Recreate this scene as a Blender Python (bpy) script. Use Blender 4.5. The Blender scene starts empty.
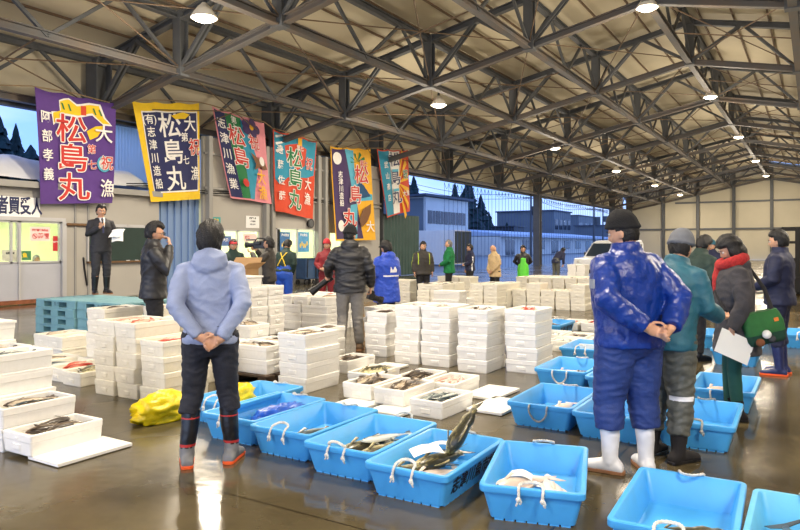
import bpy, bmesh, math, random
import numpy as np
from mathutils import Vector, Matrix
random.seed(7); RNG = np.random.default_rng(7)
SC = bpy.context.scene
COL = SC.collection
PI = math.pi
F = 680.0; EYE = 1.52; HV = 245.0
YAW = math.atan(415/680.0); CA, SA = math.cos(YAW), math.sin(YAW)

def at(u, v, z=0.0):
    """where the camera ray through a photo pixel meets the height z"""
    d = F*(EYE-z)/(v-HV); l = (u-400)/F*d
    return (CA*l-SA*d, SA*l+CA*d)
def near(u, d):
    l = (u-400)/F*d
    return (CA*l-SA*d, SA*l+CA*d)
def wallpt(u, v, X):
    """point on the plane x = X seen at a photo pixel -> (y, z)"""
    d = F*X/(CA*(u-815.0))
    return ((d+SA*X)/CA, EYE+(HV-v)*d/F)

# ------------------------------------------------------------------ materials
MATS = {}
def nodes_of(m):
    m.use_nodes = True
    nt = m.node_tree
    return nt, nt.nodes, nt.links
def mat(name, col, rough=0.6, metal=0.0, var=0.12, scale=8.0, bump=0.0, bscale=40.0, spec=0.5,
        emit=None, estr=0.0, sheen=0.0, coat=0.0, trans=0.0, col2=None, detail=3.0, rvar=0.0):
    if name in MATS: return MATS[name]
    m = bpy.data.materials.new(name); nt, N, L = nodes_of(m)
    b = N['Principled BSDF']
    b.inputs['Roughness'].default_value = rough
    b.inputs['Metallic'].default_value = metal
    b.inputs['Specular IOR Level'].default_value = spec
    b.inputs['Sheen Weight'].default_value = sheen
    b.inputs['Coat Weight'].default_value = coat
    b.inputs['Coat Roughness'].default_value = 0.15
    b.inputs['Transmission Weight'].default_value = trans
    tc = N.new('ShaderNodeTexCoord')
    nz = N.new('ShaderNodeTexNoise'); nz.inputs['Scale'].default_value = scale; nz.inputs['Detail'].default_value = detail
    L.new(tc.outputs['Object'], nz.inputs['Vector'])
    rp = N.new('ShaderNodeValToRGB')
    c = np.array(col[:3], float)
    c2 = np.array(col2[:3], float) if col2 is not None else np.clip(c*(1+var), 0, 1)
    c1 = c if col2 is not None else np.clip(c*(1-var), 0, 1)
    rp.color_ramp.elements[0].position = 0.35; rp.color_ramp.elements[1].position = 0.65
    rp.color_ramp.elements[0].color = (*c1, 1); rp.color_ramp.elements[1].color = (*c2, 1)
    L.new(nz.outputs['Fac'], rp.inputs['Fac']); L.new(rp.outputs['Color'], b.inputs['Base Color'])
    if rvar:
        mr = N.new('ShaderNodeMapRange'); mr.inputs['To Min'].default_value = max(0.02, rough-rvar); mr.inputs['To Max'].default_value = rough+rvar
        L.new(nz.outputs['Fac'], mr.inputs['Value']); L.new(mr.outputs['Result'], b.inputs['Roughness'])
    if bump:
        n2 = N.new('ShaderNodeTexNoise'); n2.inputs['Scale'].default_value = bscale; n2.inputs['Detail'].default_value = 4
        L.new(tc.outputs['Object'], n2.inputs['Vector'])
        bp = N.new('ShaderNodeBump'); bp.inputs['Strength'].default_value = bump; bp.inputs['Distance'].default_value = 0.01
        L.new(n2.outputs['Fac'], bp.inputs['Height']); L.new(bp.outputs['Normal'], b.inputs['Normal'])
    if emit is not None:
        b.inputs['Emission Color'].default_value = (*emit[:3], 1); b.inputs['Emission Strength'].default_value = estr
    MATS[name] = m
    return m
def srgb(r, g, b):
    f = lambda x: ((x/255.0+0.055)/1.055)**2.4 if x > 10 else x/255.0/12.92
    return (f(r), f(g), f(b))

# ------------------------------------------------------------------ mesh building
class MB:
    def __init__(self): self.v = []; self.f = []; self.m = []
    def add(self, vs, fs, mi=0):
        o = len(self.v); self.v.extend([tuple(map(float, p)) for p in vs])
        for q in fs: self.f.append([i+o for i in q]); self.m.append(mi)
        return self
    def box(self, c, s, mi=0, rot=None):
        x, y, z = s[0]/2, s[1]/2, s[2]/2
        vs = [Vector((a*x, b*y, d*z)) for d in (-1, 1) for a, b in ((-1, -1), (1, -1), (1, 1), (-1, 1))]
        if rot is not None: vs = [rot @ p for p in vs]
        vs = [p+Vector(c) for p in vs]
        return self.add(vs, [(0, 3, 2, 1), (4, 5, 6, 7), (0, 1, 5, 4), (1, 2, 6, 5), (2, 3, 7, 6), (3, 0, 4, 7)], mi)
    def span(self, a, b, mi=0):
        return self.box([(a[i]+b[i])/2 for i in range(3)], [abs(b[i]-a[i]) for i in range(3)], mi)
    def bar(self, p0, p1, w, h, mi=0, up=(0, 0, 1)):
        p0, p1 = Vector(p0), Vector(p1); d = (p1-p0)
        if d.length < 1e-6: return self
        d.normalize(); up = Vector(up)
        if abs(d.dot(up)) > 0.98: up = Vector((1, 0, 0))
        s = d.cross(up).normalized(); t = s.cross(d)
        vs = []
        for p in (p0, p1):
            for a, b in ((-1, -1), (1, -1), (1, 1), (-1, 1)): vs.append(p+s*(a*w/2)+t*(b*h/2))
        return self.add(vs, [(0, 3, 2, 1), (4, 5, 6, 7), (0, 1, 5, 4), (1, 2, 6, 5), (2, 3, 7, 6), (3, 0, 4, 7)], mi)
    def hbeam(self, p0, p1, w, h, t=0.02, mi=0, up=(0, 0, 1)):
        p0, p1 = Vector(p0), Vector(p1); d = (p1-p0).normalized(); u = Vector(up)
        if abs(d.dot(u)) > 0.98: u = Vector((1, 0, 0))
        s = d.cross(u).normalized(); tt = s.cross(d)
        self.bar(p0+tt*(h/2-t/2), p1+tt*(h/2-t/2), w, t, mi, up)
        self.bar(p0-tt*(h/2-t/2), p1-tt*(h/2-t/2), w, t, mi, up)
        return self.bar(p0, p1, t, h-2*t, mi, up)
    def loft(self, rings, mi=0, cap=True, closed=False):
        n = len(rings[0]); o = len(self.v)
        for r in rings: self.v.extend([tuple(map(float, p)) for p in r])
        k = len(rings)
        for i in range(k if closed else k-1):
            a, b = o+i*n, o+((i+1) % k)*n
            for j in range(n):
                self.f.append([a+j, a+(j+1) % n, b+(j+1) % n, b+j]); self.m.append(mi)
        if cap and not closed:
            self.f.append([o+j for j in range(n)][::-1]); self.m.append(mi)
            self.f.append([o+(k-1)*n+j for j in range(n)]); self.m.append(mi)
        return self
    def tube(self, pts, rad, seg=8, mi=0, ends=True, flat=None):
        """tube along pts with radius per point (number or (a, b)); round ends"""
        P = [np.array(p, float) for p in pts]
        if not hasattr(rad, '__len__'): rad = [rad]*len(P)
        R = [(r, r) if not hasattr(r, '__len__') else tuple(r) for r in rad]
        if ends:
            d0 = P[0]-P[1]; d0 /= np.linalg.norm(d0)+1e-9; d1 = P[-1]-P[-2]; d1 /= np.linalg.norm(d1)+1e-9
            r0, r1 = min(R[0]), min(R[-1])
            P = [P[0]+d0*r0*.95, P[0]+d0*r0*.6]+P+[P[-1]+d1*r1*.6, P[-1]+d1*r1*.95]
            sc = lambda r, k: (r[0]*k, r[1]*k)
            R = [sc(R[0], .3), sc(R[0], .8)]+R+[sc(R[-1], .8), sc(R[-1], .3)]
        rings = []; prev = None
        for i, p in enumerate(P):
            t = P[min(i+1, len(P)-1)]-P[max(i-1, 0)]; t /= np.linalg.norm(t)+1e-9
            if prev is None:
                a = np.array(flat, float) if flat is not None else (np.array([1., 0, 0]) if abs(t[0]) < .9 else np.array([0, 1., 0]))
            else: a = prev
            a = a-t*a.dot(t); a /= np.linalg.norm(a)+1e-9; prev = a; b = np.cross(t, a)
            rings.append([p+a*R[i][0]*math.cos(2*PI*j/seg)+b*R[i][1]*math.sin(2*PI*j/seg) for j in range(seg)])
        return self.loft(rings, mi)
    def cyl(self, p0, p1, r0, r1=None, seg=16, mi=0):
        return self.tube([p0, p1], [r0, r0 if r1 is None else r1], seg, mi, ends=False)
    def lathe(self, prof, c=(0, 0, 0), seg=24, mi=0, cap=True):
        return self.loft([[(c[0]+r*math.cos(2*PI*j/seg), c[1]+r*math.sin(2*PI*j/seg), c[2]+z) for j in range(seg)] for r, z in prof], mi, cap)
    def ell(self, c, r, seg=16, rings=10, mi=0, rot=None):
        rr = []
        for i in range(rings+1):
            th = PI*(i+.03)/(rings+.06)
            ring = []
            for j in range(seg):
                p = Vector((r[0]*math.sin(th)*math.cos(2*PI*j/seg), r[1]*math.sin(th)*math.sin(2*PI*j/seg), -r[2]*math.cos(th)))
                if rot is not None: p = rot @ p
                ring.append(p+Vector(c))
            rr.append(ring)
        return self.loft(rr, mi)
    def extrude(self, poly, vec, mi=0):
        """closed polygon (3-D points) pushed along vec"""
        n = len(poly); a = [Vector(p) for p in poly]; b = [p+Vector(vec) for p in a]
        return self.add(a+b, [list(range(n))[::-1], list(range(n, 2*n))]+[(i, (i+1) % n, n+(i+1) % n, n+i) for i in range(n)], mi)
    def mesh(self, name, mats, smooth=False, bevel=0.0, sharp=None):
        me = bpy.data.meshes.new(name)
        me.from_pydata(self.v, [], self.f)
        for m in (mats if isinstance(mats, (list, tuple)) else [mats]): me.materials.append(m)
        me.polygons.foreach_set('material_index', self.m)
        bm = bmesh.new(); bm.from_mesh(me)
        bmesh.ops.recalc_face_normals(bm, faces=bm.faces)
        if bevel:
            es = [e for e in bm.edges if len(e.link_faces) == 2 and e.calc_face_angle(0) > 0.6]
            try: bmesh.ops.bevel(bm, geom=es, offset=bevel, segments=2, affect='EDGES', profile=.5, clamp_overlap=True)
            except Exception: pass
        bm.to_mesh(me); bm.free()
        if smooth:
            me.polygons.foreach_set('use_smooth', [True]*len(me.polygons))
            if sharp: me.set_sharp_from_angle(angle=math.radians(sharp))
        return me
    def build(self, name, mats, parent=None, smooth=False, bevel=0.0, sharp=40, loc=None, rotz=0.0):
        return link(name, self.mesh(name, mats, smooth, bevel, sharp), parent, loc, rotz)
def link(name, me, parent=None, loc=None, rotz=0.0):
    o = bpy.data.objects.new(name, me); COL.objects.link(o)
    if parent is not None: o.parent = parent
    if loc is not None: o.location = loc
    if rotz: o.rotation_euler = (0, 0, rotz)
    return o
def tag(o, label, cat, group=None, kind=None):
    o['label'] = label; o['category'] = cat
    if group: o['group'] = group
    if kind: o['kind'] = kind
    return o
def thing(name, label, cat, loc=(0, 0, 0), rotz=0.0, group=None):
    o = bpy.data.objects.new(name, None); COL.objects.link(o)
    o.empty_display_size = .1
    o.location = loc; o.rotation_euler = (0, 0, rotz)
    return tag(o, label, cat, group)
def struct(o):
    o['kind'] = 'structure'; return o
KIDS = {}
def dup(root, loc, rotz=None, label=None, group=None):
    r = root.copy(); COL.objects.link(r); r.location = loc
    if rotz is not None: r.rotation_euler = (0, 0, rotz) if not hasattr(rotz, '__len__') else rotz
    if label: r['label'] = label
    if group: r['group'] = group
    for ch in root.children:
        c = ch.copy(); COL.objects.link(c); c.parent = r
        for g in ch.children:
            d = g.copy(); COL.objects.link(d); d.parent = c
    return r
def text_mesh(body, size, offset=0.0, depth=0.0, align='CENTER', lines=1.0, shear=0.0):
    cu = bpy.data.curves.new('lettering', 'FONT'); cu.body = body; cu.size = size
    cu.align_x = align; cu.align_y = 'CENTER'; cu.offset = offset; cu.extrude = depth; cu.space_line = lines; cu.shear = shear
    cu.resolution_u = 3
    o = bpy.data.objects.new('lettering', cu); COL.objects.link(o)
    bpy.context.view_layer.update()
    me = bpy.data.meshes.new_from_object(o.evaluated_get(bpy.context.evaluated_depsgraph_get()))
    bpy.data.objects.remove(o); bpy.data.curves.remove(cu)
    return me
def text_on(name, body, size, origin, xdir, ydir, m, parent=None, offset=0.0, lift=0.003, lines=1.0, wide=1.0):
    """flat lettering on a surface: text x along xdir, text y along ydir"""
    me = text_mesh(body, size, offset, 0.0, lines=lines)
    if wide != 1.0: me.transform(Matrix.Diagonal((wide, 1, 1, 1)))
    X, Y = Vector(xdir).normalized(), Vector(ydir).normalized(); Z = X.cross(Y)
    me.transform(Matrix.Translation(Vector(origin)+Z*lift) @ Matrix((X, Y, Z)).transposed().to_4x4())
    me.materials.clear(); me.materials.append(m)
    return link(name, me, parent)
def remesh(mb, voxel, smooth=2):
    """join overlapping closed shells into one continuous skin"""
    me = bpy.data.meshes.new('tmp'); me.from_pydata(mb.v, [], mb.f)
    bm = bmesh.new(); bm.from_mesh(me); bmesh.ops.recalc_face_normals(bm, faces=bm.faces); bm.to_mesh(me); bm.free()
    o = bpy.data.objects.new('tmp', me); COL.objects.link(o)
    r = o.modifiers.new('r', 'REMESH'); r.mode = 'VOXEL'; r.voxel_size = voxel
    if smooth:
        s = o.modifiers.new('s', 'SMOOTH'); s.factor = .5; s.iterations = smooth
    bpy.context.view_layer.update()
    out = bpy.data.meshes.new_from_object(o.evaluated_get(bpy.context.evaluated_depsgraph_get()))
    bpy.data.objects.remove(o); bpy.data.meshes.remove(me)
    return out
def fold(p, freq, seed, stretch=(1, 1, 1)):
    q = p*np.array(stretch)*freq
    q = q+.9*np.sin(q[:, [1, 2, 0]]*.9+seed)+.5*np.sin(q[:, [2, 0, 1]]*1.7+seed*2.1)
    n = np.sin(q[:, 0]+1.3*np.sin(q[:, 2]*.8+seed))*.6+np.sin(q[:, 2]*1.3+1.1*np.sin(q[:, 1]+seed*.7))*.7
    return 1-np.minimum(np.abs(n), 1.0)
def wrinkle(me, amp, freq, seed=1.0, stretch=(1, 1, 1)):
    n = len(me.vertices)
    co = np.empty(n*3); me.vertices.foreach_get('co', co); co = co.reshape(-1, 3)
    no = np.empty(n*3); me.vertices.foreach_get('normal', no); no = no.reshape(-1, 3)
    h = fold(co, freq, seed, stretch)*.65+fold(co, freq*2.1, seed+3, stretch)*.35
    co = co+no*((h-.45)*amp)[:, None]
    me.vertices.foreach_set('co', co.ravel()); me.update()
def zone(me, mats, fn):
    """material per face by place: fn(centres Nx3, normals) -> index array"""
    me.materials.clear()
    for m in mats: me.materials.append(m)
    k = len(me.polygons)
    c = np.empty(k*3); me.polygons.foreach_get('center', c)
    nn = np.empty(k*3); me.polygons.foreach_get('normal', nn)
    idx = np.zeros(k, int) if fn is None else np.asarray(fn(c.reshape(-1, 3), nn.reshape(-1, 3))).astype(int)
    me.polygons.foreach_set('material_index', idx); me.polygons.foreach_set('use_smooth', [True]*k)
# ================================================================== MATERIALS OF THE PLACE
STEEL = mat('grey painted steel', srgb(82, 84, 86), .6, 0, .08, 3.0)
STEEL_R = mat('grey painted steel with rust', srgb(84, 84, 84), .6, 0, .1, 1.2, col2=srgb(98, 86, 74))
RODM = mat('rusty rod', srgb(112, 92, 72), .7, .2, .15, 4.0)
CREAM = mat('cream roof sheet', srgb(200, 189, 162), .7, 0, .04, .8)
FOAM = mat('white polystyrene foam', srgb(238, 236, 230), .62, 0, .02, 30, bump=.12, bscale=220, spec=.3)
FOAM2 = mat('cream white polystyrene foam', srgb(232, 227, 212), .62, 0, .03, 22, bump=.12, bscale=220, spec=.3)
BLUE_T = mat('sky blue tub plastic', srgb(72, 166, 232), .42, 0, .05, 6, bump=.06, bscale=60, rvar=.08)
BLUE_T2 = mat('pale sky blue tub plastic', srgb(92, 178, 224), .45, 0, .05, 6, bump=.06, bscale=60)
ROPE = mat('white rope', srgb(222, 220, 212), .85, 0, .12, 60, bump=.8, bscale=160)
ROPE_D = mat('grey dirty rope', srgb(170, 172, 168), .85, 0, .15, 60, bump=.8, bscale=160)
INK = mat('black lettering paint', srgb(26, 30, 46), .6, 0, .05)
WHITEP = mat('white paper', srgb(240, 240, 238), .7, 0, .01)
BLACKP = mat('black plastic', srgb(20, 20, 22), .4, 0, .1)
RUBBER = mat('black rubber', srgb(24, 24, 28), .3, 0, .1, 10)
WALLG = mat('warm grey wall panel', srgb(172, 168, 160), .6, 0, .03, 1.0)
WALLG2 = mat('grey wall frame', srgb(150, 148, 143), .5, 0, .03, 1.0)
PANELB = mat('pale grey door panel', srgb(176, 178, 186), .5, 0, .03, 2)
WINTRIM = mat('aluminium frame', srgb(190, 190, 192), .4, .4, .03, 2)
CHALK = mat('dark green chalkboard', srgb(28, 52, 46), .6, 0, .1, 3)
WOOD = mat('worn brown wood', srgb(112, 84, 56), .75, 0, .2, 9, bump=.3)
WOODD = mat('dark wet wood', srgb(70, 54, 38), .7, 0, .25, 9, bump=.3)
SNOW = mat('old snow', srgb(222, 224, 228), .8, 0, .05, 2, bump=.5, bscale=6)
NAVYP = mat('navy paint', srgb(30, 40, 84), .6, 0, .05)
REDP = mat('red print', srgb(196, 40, 44), .6, 0, .05)
PALLET = mat('pale teal pallet plastic', srgb(122, 168, 176), .5, 0, .07, 5)
YELLOWP = mat('yellow polythene', srgb(244, 214, 24), .35, 0, .08, 12, bump=.5, bscale=30)
CARD = mat('brown cardboard', srgb(176, 140, 96), .8, 0, .05, 6)
def glass_mat():
    m = bpy.data.materials.new('window glass'); nt, N, L = nodes_of(m)
    N.remove(N['Principled BSDF']); o = N['Material Output']
    t = N.new('ShaderNodeBsdfTransparent'); g = N.new('ShaderNodeBsdfGlossy'); g.inputs['Roughness'].default_value = .03
    t.inputs['Color'].default_value = (.94, .97, .95, 1)
    mx = N.new('ShaderNodeMixShader'); mx.inputs[0].default_value = .07
    L.new(t.outputs[0], mx.inputs[1]); L.new(g.outputs[0], mx.inputs[2]); L.new(mx.outputs[0], o.inputs[0])
    return m
GLASS = glass_mat()
DARKGLASS = mat('dark window glass', srgb(40, 52, 66), .1, 0, .05)
def floor_mat():
    m = bpy.data.materials.new('wet concrete floor'); nt, N, L = nodes_of(m); b = N['Principled BSDF']
    tc = N.new('ShaderNodeTexCoord')
    def noise(s, d=4, r=.55):
        n = N.new('ShaderNodeTexNoise'); n.inputs['Scale'].default_value = s; n.inputs['Detail'].default_value = d; n.inputs['Roughness'].default_value = r
        L.new(tc.outputs['Object'], n.inputs['Vector']); return n
    n1 = noise(.7); n2 = noise(9, 5); n3 = noise(.45, 3); n4 = noise(3.0, 2)
    r1 = N.new('ShaderNodeValToRGB'); r1.color_ramp.elements[0].position = .3; r1.color_ramp.elements[1].position = .7
    r1.color_ramp.elements[0].color = (*srgb(72, 64, 46), 1); r1.color_ramp.elements[1].color = (*srgb(98, 88, 64), 1)
    L.new(n1.outputs['Fac'], r1.inputs['Fac'])
    r2 = N.new('ShaderNodeValToRGB'); r2.color_ramp.elements[0].color = (.75, .75, .75, 1); r2.color_ramp.elements[1].color = (1.1, 1.1, 1.1, 1)
    L.new(n2.outputs['Fac'], r2.inputs['Fac'])
    mu = N.new('ShaderNodeMixRGB'); mu.blend_type = 'MULTIPLY'; mu.inputs[0].default_value = 1
    L.new(r1.outputs[0], mu.inputs[1]); L.new(r2.outputs[0], mu.inputs[2])
    br = N.new('ShaderNodeTexBrick'); br.offset = 0; br.inputs['Scale'].default_value = 1; br.inputs['Brick Width'].default_value = 3.6
    br.inputs['Row Height'].default_value = 3.6; br.inputs['Mortar Size'].default_value = .008
    br.inputs['Color1'].default_value = br.inputs['Color2'].default_value = (1, 1, 1, 1); br.inputs['Mortar'].default_value = (.35, .33, .3, 1)
    mp = N.new('ShaderNodeMapping'); mp.inputs['Location'].default_value = (1.2, .6, 0); L.new(tc.outputs['Object'], mp.inputs[0]); L.new(mp.outputs[0], br.inputs['Vector'])
    m2 = N.new('ShaderNodeMixRGB'); m2.blend_type = 'MULTIPLY'; m2.inputs[0].default_value = 1
    L.new(mu.outputs[0], m2.inputs[1]); L.new(br.outputs['Color'], m2.inputs[2]); L.new(m2.outputs[0], b.inputs['Base Color'])
    rr = N.new('ShaderNodeValToRGB'); rr.color_ramp.elements[0].position = .40; rr.color_ramp.elements[1].position = .62
    rr.color_ramp.elements[0].color = (.10, .10, .10, 1); rr.color_ramp.elements[1].color = (.28, .28, .28, 1)
    L.new(n3.outputs['Fac'], rr.inputs['Fac']); L.new(rr.outputs[0], b.inputs['Roughness'])
    b.inputs['Specular IOR Level'].default_value = .45
    bp = N.new('ShaderNodeBump'); bp.inputs['Strength'].default_value = .22; bp.inputs['Distance'].default_value = .02
    L.new(n4.outputs['Fac'], bp.inputs['Height']); L.new(bp.outputs[0], b.inputs['Normal'])
    return m
# ================================================================== THE SHED
XL, XR, XC, DX = -17.6, 9.8, -3.9, 3.425
Y0, Y1, BAY = -9.55, 77.45, 7.25
YK = [Y0+BAY*k for k in range(13)]
XN = [XL+DX*i for i in range(9)]
TD = 1.45
def zb(x): return 1.52+7.5-.21*abs(x-XC)-.82
zb_e = zb(XL)
def build_shell():
    struct(MB().span((XL, Y0-4, -.12), (XR+4, Y1, 0)).build('floor', floor_mat()))
    asphalt = mat('wet asphalt', srgb(70, 74, 80), .35, 0, .15, .5)
    struct(MB().span((-260, -80, -.5), (XL-.01, 330, -.14)).build('trim_1', asphalt))
    # roof sheets: thin folded slabs with ribs
    mb = MB()
    e = .7
    for (xa, xb) in ((XL-e, XC), (XC, XR+e)):
        n = 16
        rings = []
        za, zc = zb(xa)+TD+.30, zb(xb)+TD+.30
        mb.add([(xa, Y0-4, za), (xb, Y0-4, zc), (xb, Y1, zc), (xa, Y1, za), (xa, Y0-4, za+.12), (xb, Y0-4, zc+.12), (xb, Y1, zc+.12), (xa, Y1, za+.12)],
               [(0, 1, 2, 3), (4, 7, 6, 5), (0, 4, 5, 1), (2, 6, 7, 3), (0, 3, 7, 4), (1, 5, 6, 2)])
    struct(mb.build('ceiling', CREAM))
    # far gable wall with posts and rails
    mb = MB()
    pl = [(XL, Y1+.3, 0), (XR, Y1+.3, 0), (XR, Y1+.3, zb(XR)+TD+.3), (XC, Y1+.3, zb(XC)+TD+.3), (XL, Y1+.3, zb(XL)+TD+.3)]
    mb.extrude(pl, (0, .2, 0))
    CREAMW = mat('cream gable sheet', srgb(176, 168, 146), .65, 0, .03, .6)
    struct(mb.build('wall_far', CREAMW))
    for i, x in enumerate([XL+.2+DX*j for j in range(9)]):
        struct(MB().hbeam((x, Y1+.12, 0), (x, Y1+.12, zb(x)+TD), .3, .3, .03).build('trim_2', STEEL))
    for z in (3.2, 6.0, 8.1):
        xa = XL if z < 6 else XC-(9.4-z)/.21*.55; xb = 2*XC-xa
        struct(MB().bar((xa, Y1+.2, z), (min(xb, XR), Y1+.2, z), .12, .18).build('trim_3', STEEL))
    struct(MB().span((XR+.3, Y0-4, 0), (XR+.5, Y1, zb(XR)+TD+.3)).build('wall_right', WALLG))
    # columns along the open left side and the right side
    for k, y in enumerate(YK):
        for x in (XL, XR):
            short = x < 0 and k in (6, 7, 9, 10)          # hung posts: no leg in the wide openings
            mb = MB(); mb.hbeam((x, y, zb_e-.1 if short else 0), (x, y, zb(x)+TD), .5, .5, .05, up=(0, 1, 0))
            if not short: mb.box((x, y, .02), (.7, .7, .04))
            struct(mb.build('steel_column', STEEL))
    # transverse roof trusses
    for k, y in enumerate(YK):
        mb = MB()
        for i in range(8):
            xa, xb = XN[i], XN[i+1]
            a, b = Vector((xa, y, zb(xa))), Vector((xb, y, zb(xb))); up = Vector((0, 0, TD))
            mb.hbeam(a, b, .2, .2, .03, 1); mb.hbeam(a+up, b+up, .2, .2, .03)
            mid = (a+b)/2+up
            for off in (-.07, .07):
                o = Vector((0, off, 0))
                mb.bar(a+o, mid+o, .07, .09); mb.bar(b+o, mid+o, .07, .09)
            if i > 0: mb.hbeam(a, a+up, .28, .28, .04, up=(0, 1, 0))
            mb.box(a, (.35, .3, .26)); mb.box(a+up, (.3, .3, .24))
        struct(mb.build('roof_truss', [STEEL, STEEL_R]))
    # lengthwise girders
    for i, x in enumerate(XN):
        mb = MB(); z = zb(x)
        for k in range(12):
            ya, yb = YK[k], YK[k+1]
            mb.hbeam((x, ya, z), (x, yb, z), .2, .2, .03, 1); mb.hbeam((x, ya, z+TD), (x, yb, z+TD), .18, .18, .03)
            for q in range(2):
                y0, y1 = ya+(yb-ya)*q/2, ya+(yb-ya)*(q+1)/2; ym = (y0+y1)/2
                mb.bar((x, y0, z), (x, ym, z+TD), .08, .08); mb.bar((x, y1, z), (x, ym, z+TD), .08, .08)
        struct(mb.build('roof_girder', [STEEL, STEEL_R]))
    # purlins under the sheets, rods across the bays
    for s in (-1, 1):
        for j in range(13):
            x = XC+s*(.35+j*1.09)
            struct(MB().bar((x, Y0-3, zb(x)+TD+.22), (x, Y1, zb(x)+TD+.22), .05, .06).build('roof_purlin', RODM))
    for k in range(12):
        mb = MB()
        for i in range(8):
            xa, xb = XN[i], XN[i+1]; ya, yb = YK[k], YK[k+1]
            mb.tube([(xa, ya, zb(xa)+.12), (xb, yb, zb(xb)+.12)], .018, 5, ends=False)
            mb.tube([(xa, yb, zb(xa)+.12), (xb, ya, zb(xb)+.12)], .018, 5, ends=False)
            if i % 2 == 0: mb.tube([(xa, (ya+yb)/2, zb(xa)+.1), (xb, (ya+yb)/2, zb(xb)+.1)], .02, 5, ends=False)
        struct(mb.build('roof_bracing', RODM))
    # eave beam over the openings
    struct(MB().hbeam((XL-.45, Y0-4, zb_e+.02), (XL-.45, Y1, zb_e+.02), .25, .35, .04).build('trim_4', STEEL))
    struct(MB().span((XL-.75, Y0-4, zb_e+.1), (XL-.6, Y1, zb_e+TD+.35)).build('trim_5', CREAM))
build_shell()

# ================================================================== LAMPS
GLOW = mat('glowing lamp', (1, .9, .75), .5, emit=(1.0, .86, .66), estr=16)
ENAMEL = mat('white lamp shade', srgb(232, 226, 212), .35, 0, .03)
def make_lamp(label, group, loc):
    t = thing('bay_lamp', label, 'lamp', loc, 0, group)
    MB().lathe([(.05, .34), (.08, .30), (.13, .26), (.27, .06), (.29, 0), (.28, 0), (.26, .06), (.12, .24), (.04, .26)], seg=28).build('lamp_shade', ENAMEL, t, smooth=True)
    MB().lathe([(.035, .24), (.06, .18), (.16, .10), (.215, .04), (.225, .0), (.20, -.045), (.12, -.075), (.02, -.085)], seg=24).build('bulb', GLOW, t, smooth=True)
    mb = MB(); mb.cyl((0, 0, .30), (0, 0, .46), .05, .04, 12); mb.cyl((0, 0, .46), (0, 0, .80), .014, None, 8); mb.box((0, 0, .80), (.12, .12, .05))
    mb.build('hanger', STEEL, t)
    return t
LAMPW = 255
def lamp_light(x, y, z, w):
    l = bpy.data.lights.new('lamp_light', 'AREA'); l.energy = w*1.15; l.color = (1.0, .87, .69); l.shape = 'DISK'; l.size = .85
    o = bpy.data.objects.new('lamp_light', l); COL.objects.link(o); o.location = (x, y, z-.11)
    l = bpy.data.lights.new('roof_fill', 'POINT'); l.energy = w*1.35; l.color = (1.0, .87, .69); l.shadow_soft_size = .45  # added fill point, well below the lamp, to brighten roof and steel
    o = bpy.data.objects.new('roof_fill', l); COL.objects.link(o); o.location = (x, y, z-1.9)
ORD = ['nearest', 'second', 'third', 'fourth', 'fifth', 'sixth', 'seventh']
ya = [10.55, 21.5, 34.2, 47.0, 60.0, 72.5]
yc = [19.3, 32.4, 45.3, 58.9, 72.0]
lamp0 = None
for row, (x, dz, ys) in {'left of the ridge': (-11.5, 5.0, ya), 'under the roof ridge': (-3.9, 6.45, yc)}.items():
    for i, y in enumerate(ys):
        lab = 'round bell lamp, %s from the front in the row %s' % (ORD[i], row)
        loc = (x, y, EYE+dz)
        if lamp0 is None: lamp0 = make_lamp(lab, 'bay lamps under the roof', loc)
        else: dup(lamp0, loc, 0, lab, 'bay lamps under the roof')
        lamp_light(*loc, LAMPW)
# the same two rows go on behind the photographer
for x, y, z in ((-10.75, -2.2, 6.2), (-3.9, 6.2, 7.97), (-3.9, -6.5, 7.97), (3.0, 0.5, 6.2), (3.0, 12.5, 6.2)):
    dup(lamp0, (x, y, z), 0, 'round bell lamp on the lamp rows behind the photographer', 'bay lamps behind the camera'); lamp_light(x, y, z, LAMPW*1.25)
for y in (26, 40, 54, 68): lamp_light(3.0, y, 6.2, LAMPW); dup(lamp0, (3.0, y, 6.2), 0, 'round bell lamp in the row right of the roof ridge', 'bay lamps right of the ridge')

# ================================================================== SKY + DAYLIGHT
w = bpy.data.worlds.new('dusk sky'); SC.world = w; w.use_nodes = True
N, L = w.node_tree.nodes, w.node_tree.links; bg = N['Background']
tc = N.new('ShaderNodeTexCoord'); sp = N.new('ShaderNodeSeparateXYZ'); L.new(tc.outputs['Generated'], sp.inputs[0])
rp = N.new('ShaderNodeValToRGB'); rp.color_ramp.elements[0].position = 0; rp.color_ramp.elements[1].position = .6
rp.color_ramp.elements[0].color = (.22, .42, .92, 1); rp.color_ramp.elements[1].color = (.13, .27, .74, 1)
L.new(sp.outputs['Z'], rp.inputs['Fac'])
nz = N.new('ShaderNodeTexNoise'); nz.inputs['Scale'].default_value = 3.2; nz.inputs['Detail'].default_value = 6
mp = N.new('ShaderNodeMapping'); mp.inputs['Scale'].default_value = (1, 1, 3.5); L.new(tc.outputs['Generated'], mp.inputs[0]); L.new(mp.outputs[0], nz.inputs['Vector'])
cr = N.new('ShaderNodeValToRGB'); cr.color_ramp.elements[0].position = .46; cr.color_ramp.elements[1].position = .72
L.new(nz.outputs['Fac'], cr.inputs['Fac'])
mx = N.new('ShaderNodeMixRGB'); mx.inputs[2].default_value = (.42, .55, .95, 1)
L.new(cr.outputs[0], mx.inputs[0]); L.new(rp.outputs[0], mx.inputs[1]); L.new(mx.outputs[0], bg.inputs['Color'])
bg.inputs['Strength'].default_value = 1.6

# daylight from the open near end of the shed
l = bpy.data.lights.new('end_daylight', 'AREA'); l.energy = 600; l.color = (.80, .88, 1.0); l.shape = 'RECTANGLE'; l.size = 22; l.size_y = 5
o = bpy.data.objects.new('end_daylight', l); COL.objects.link(o); o.location = (XC, Y0-4.5, 3.2); o.rotation_euler = (-PI/2, 0, PI)
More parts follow.
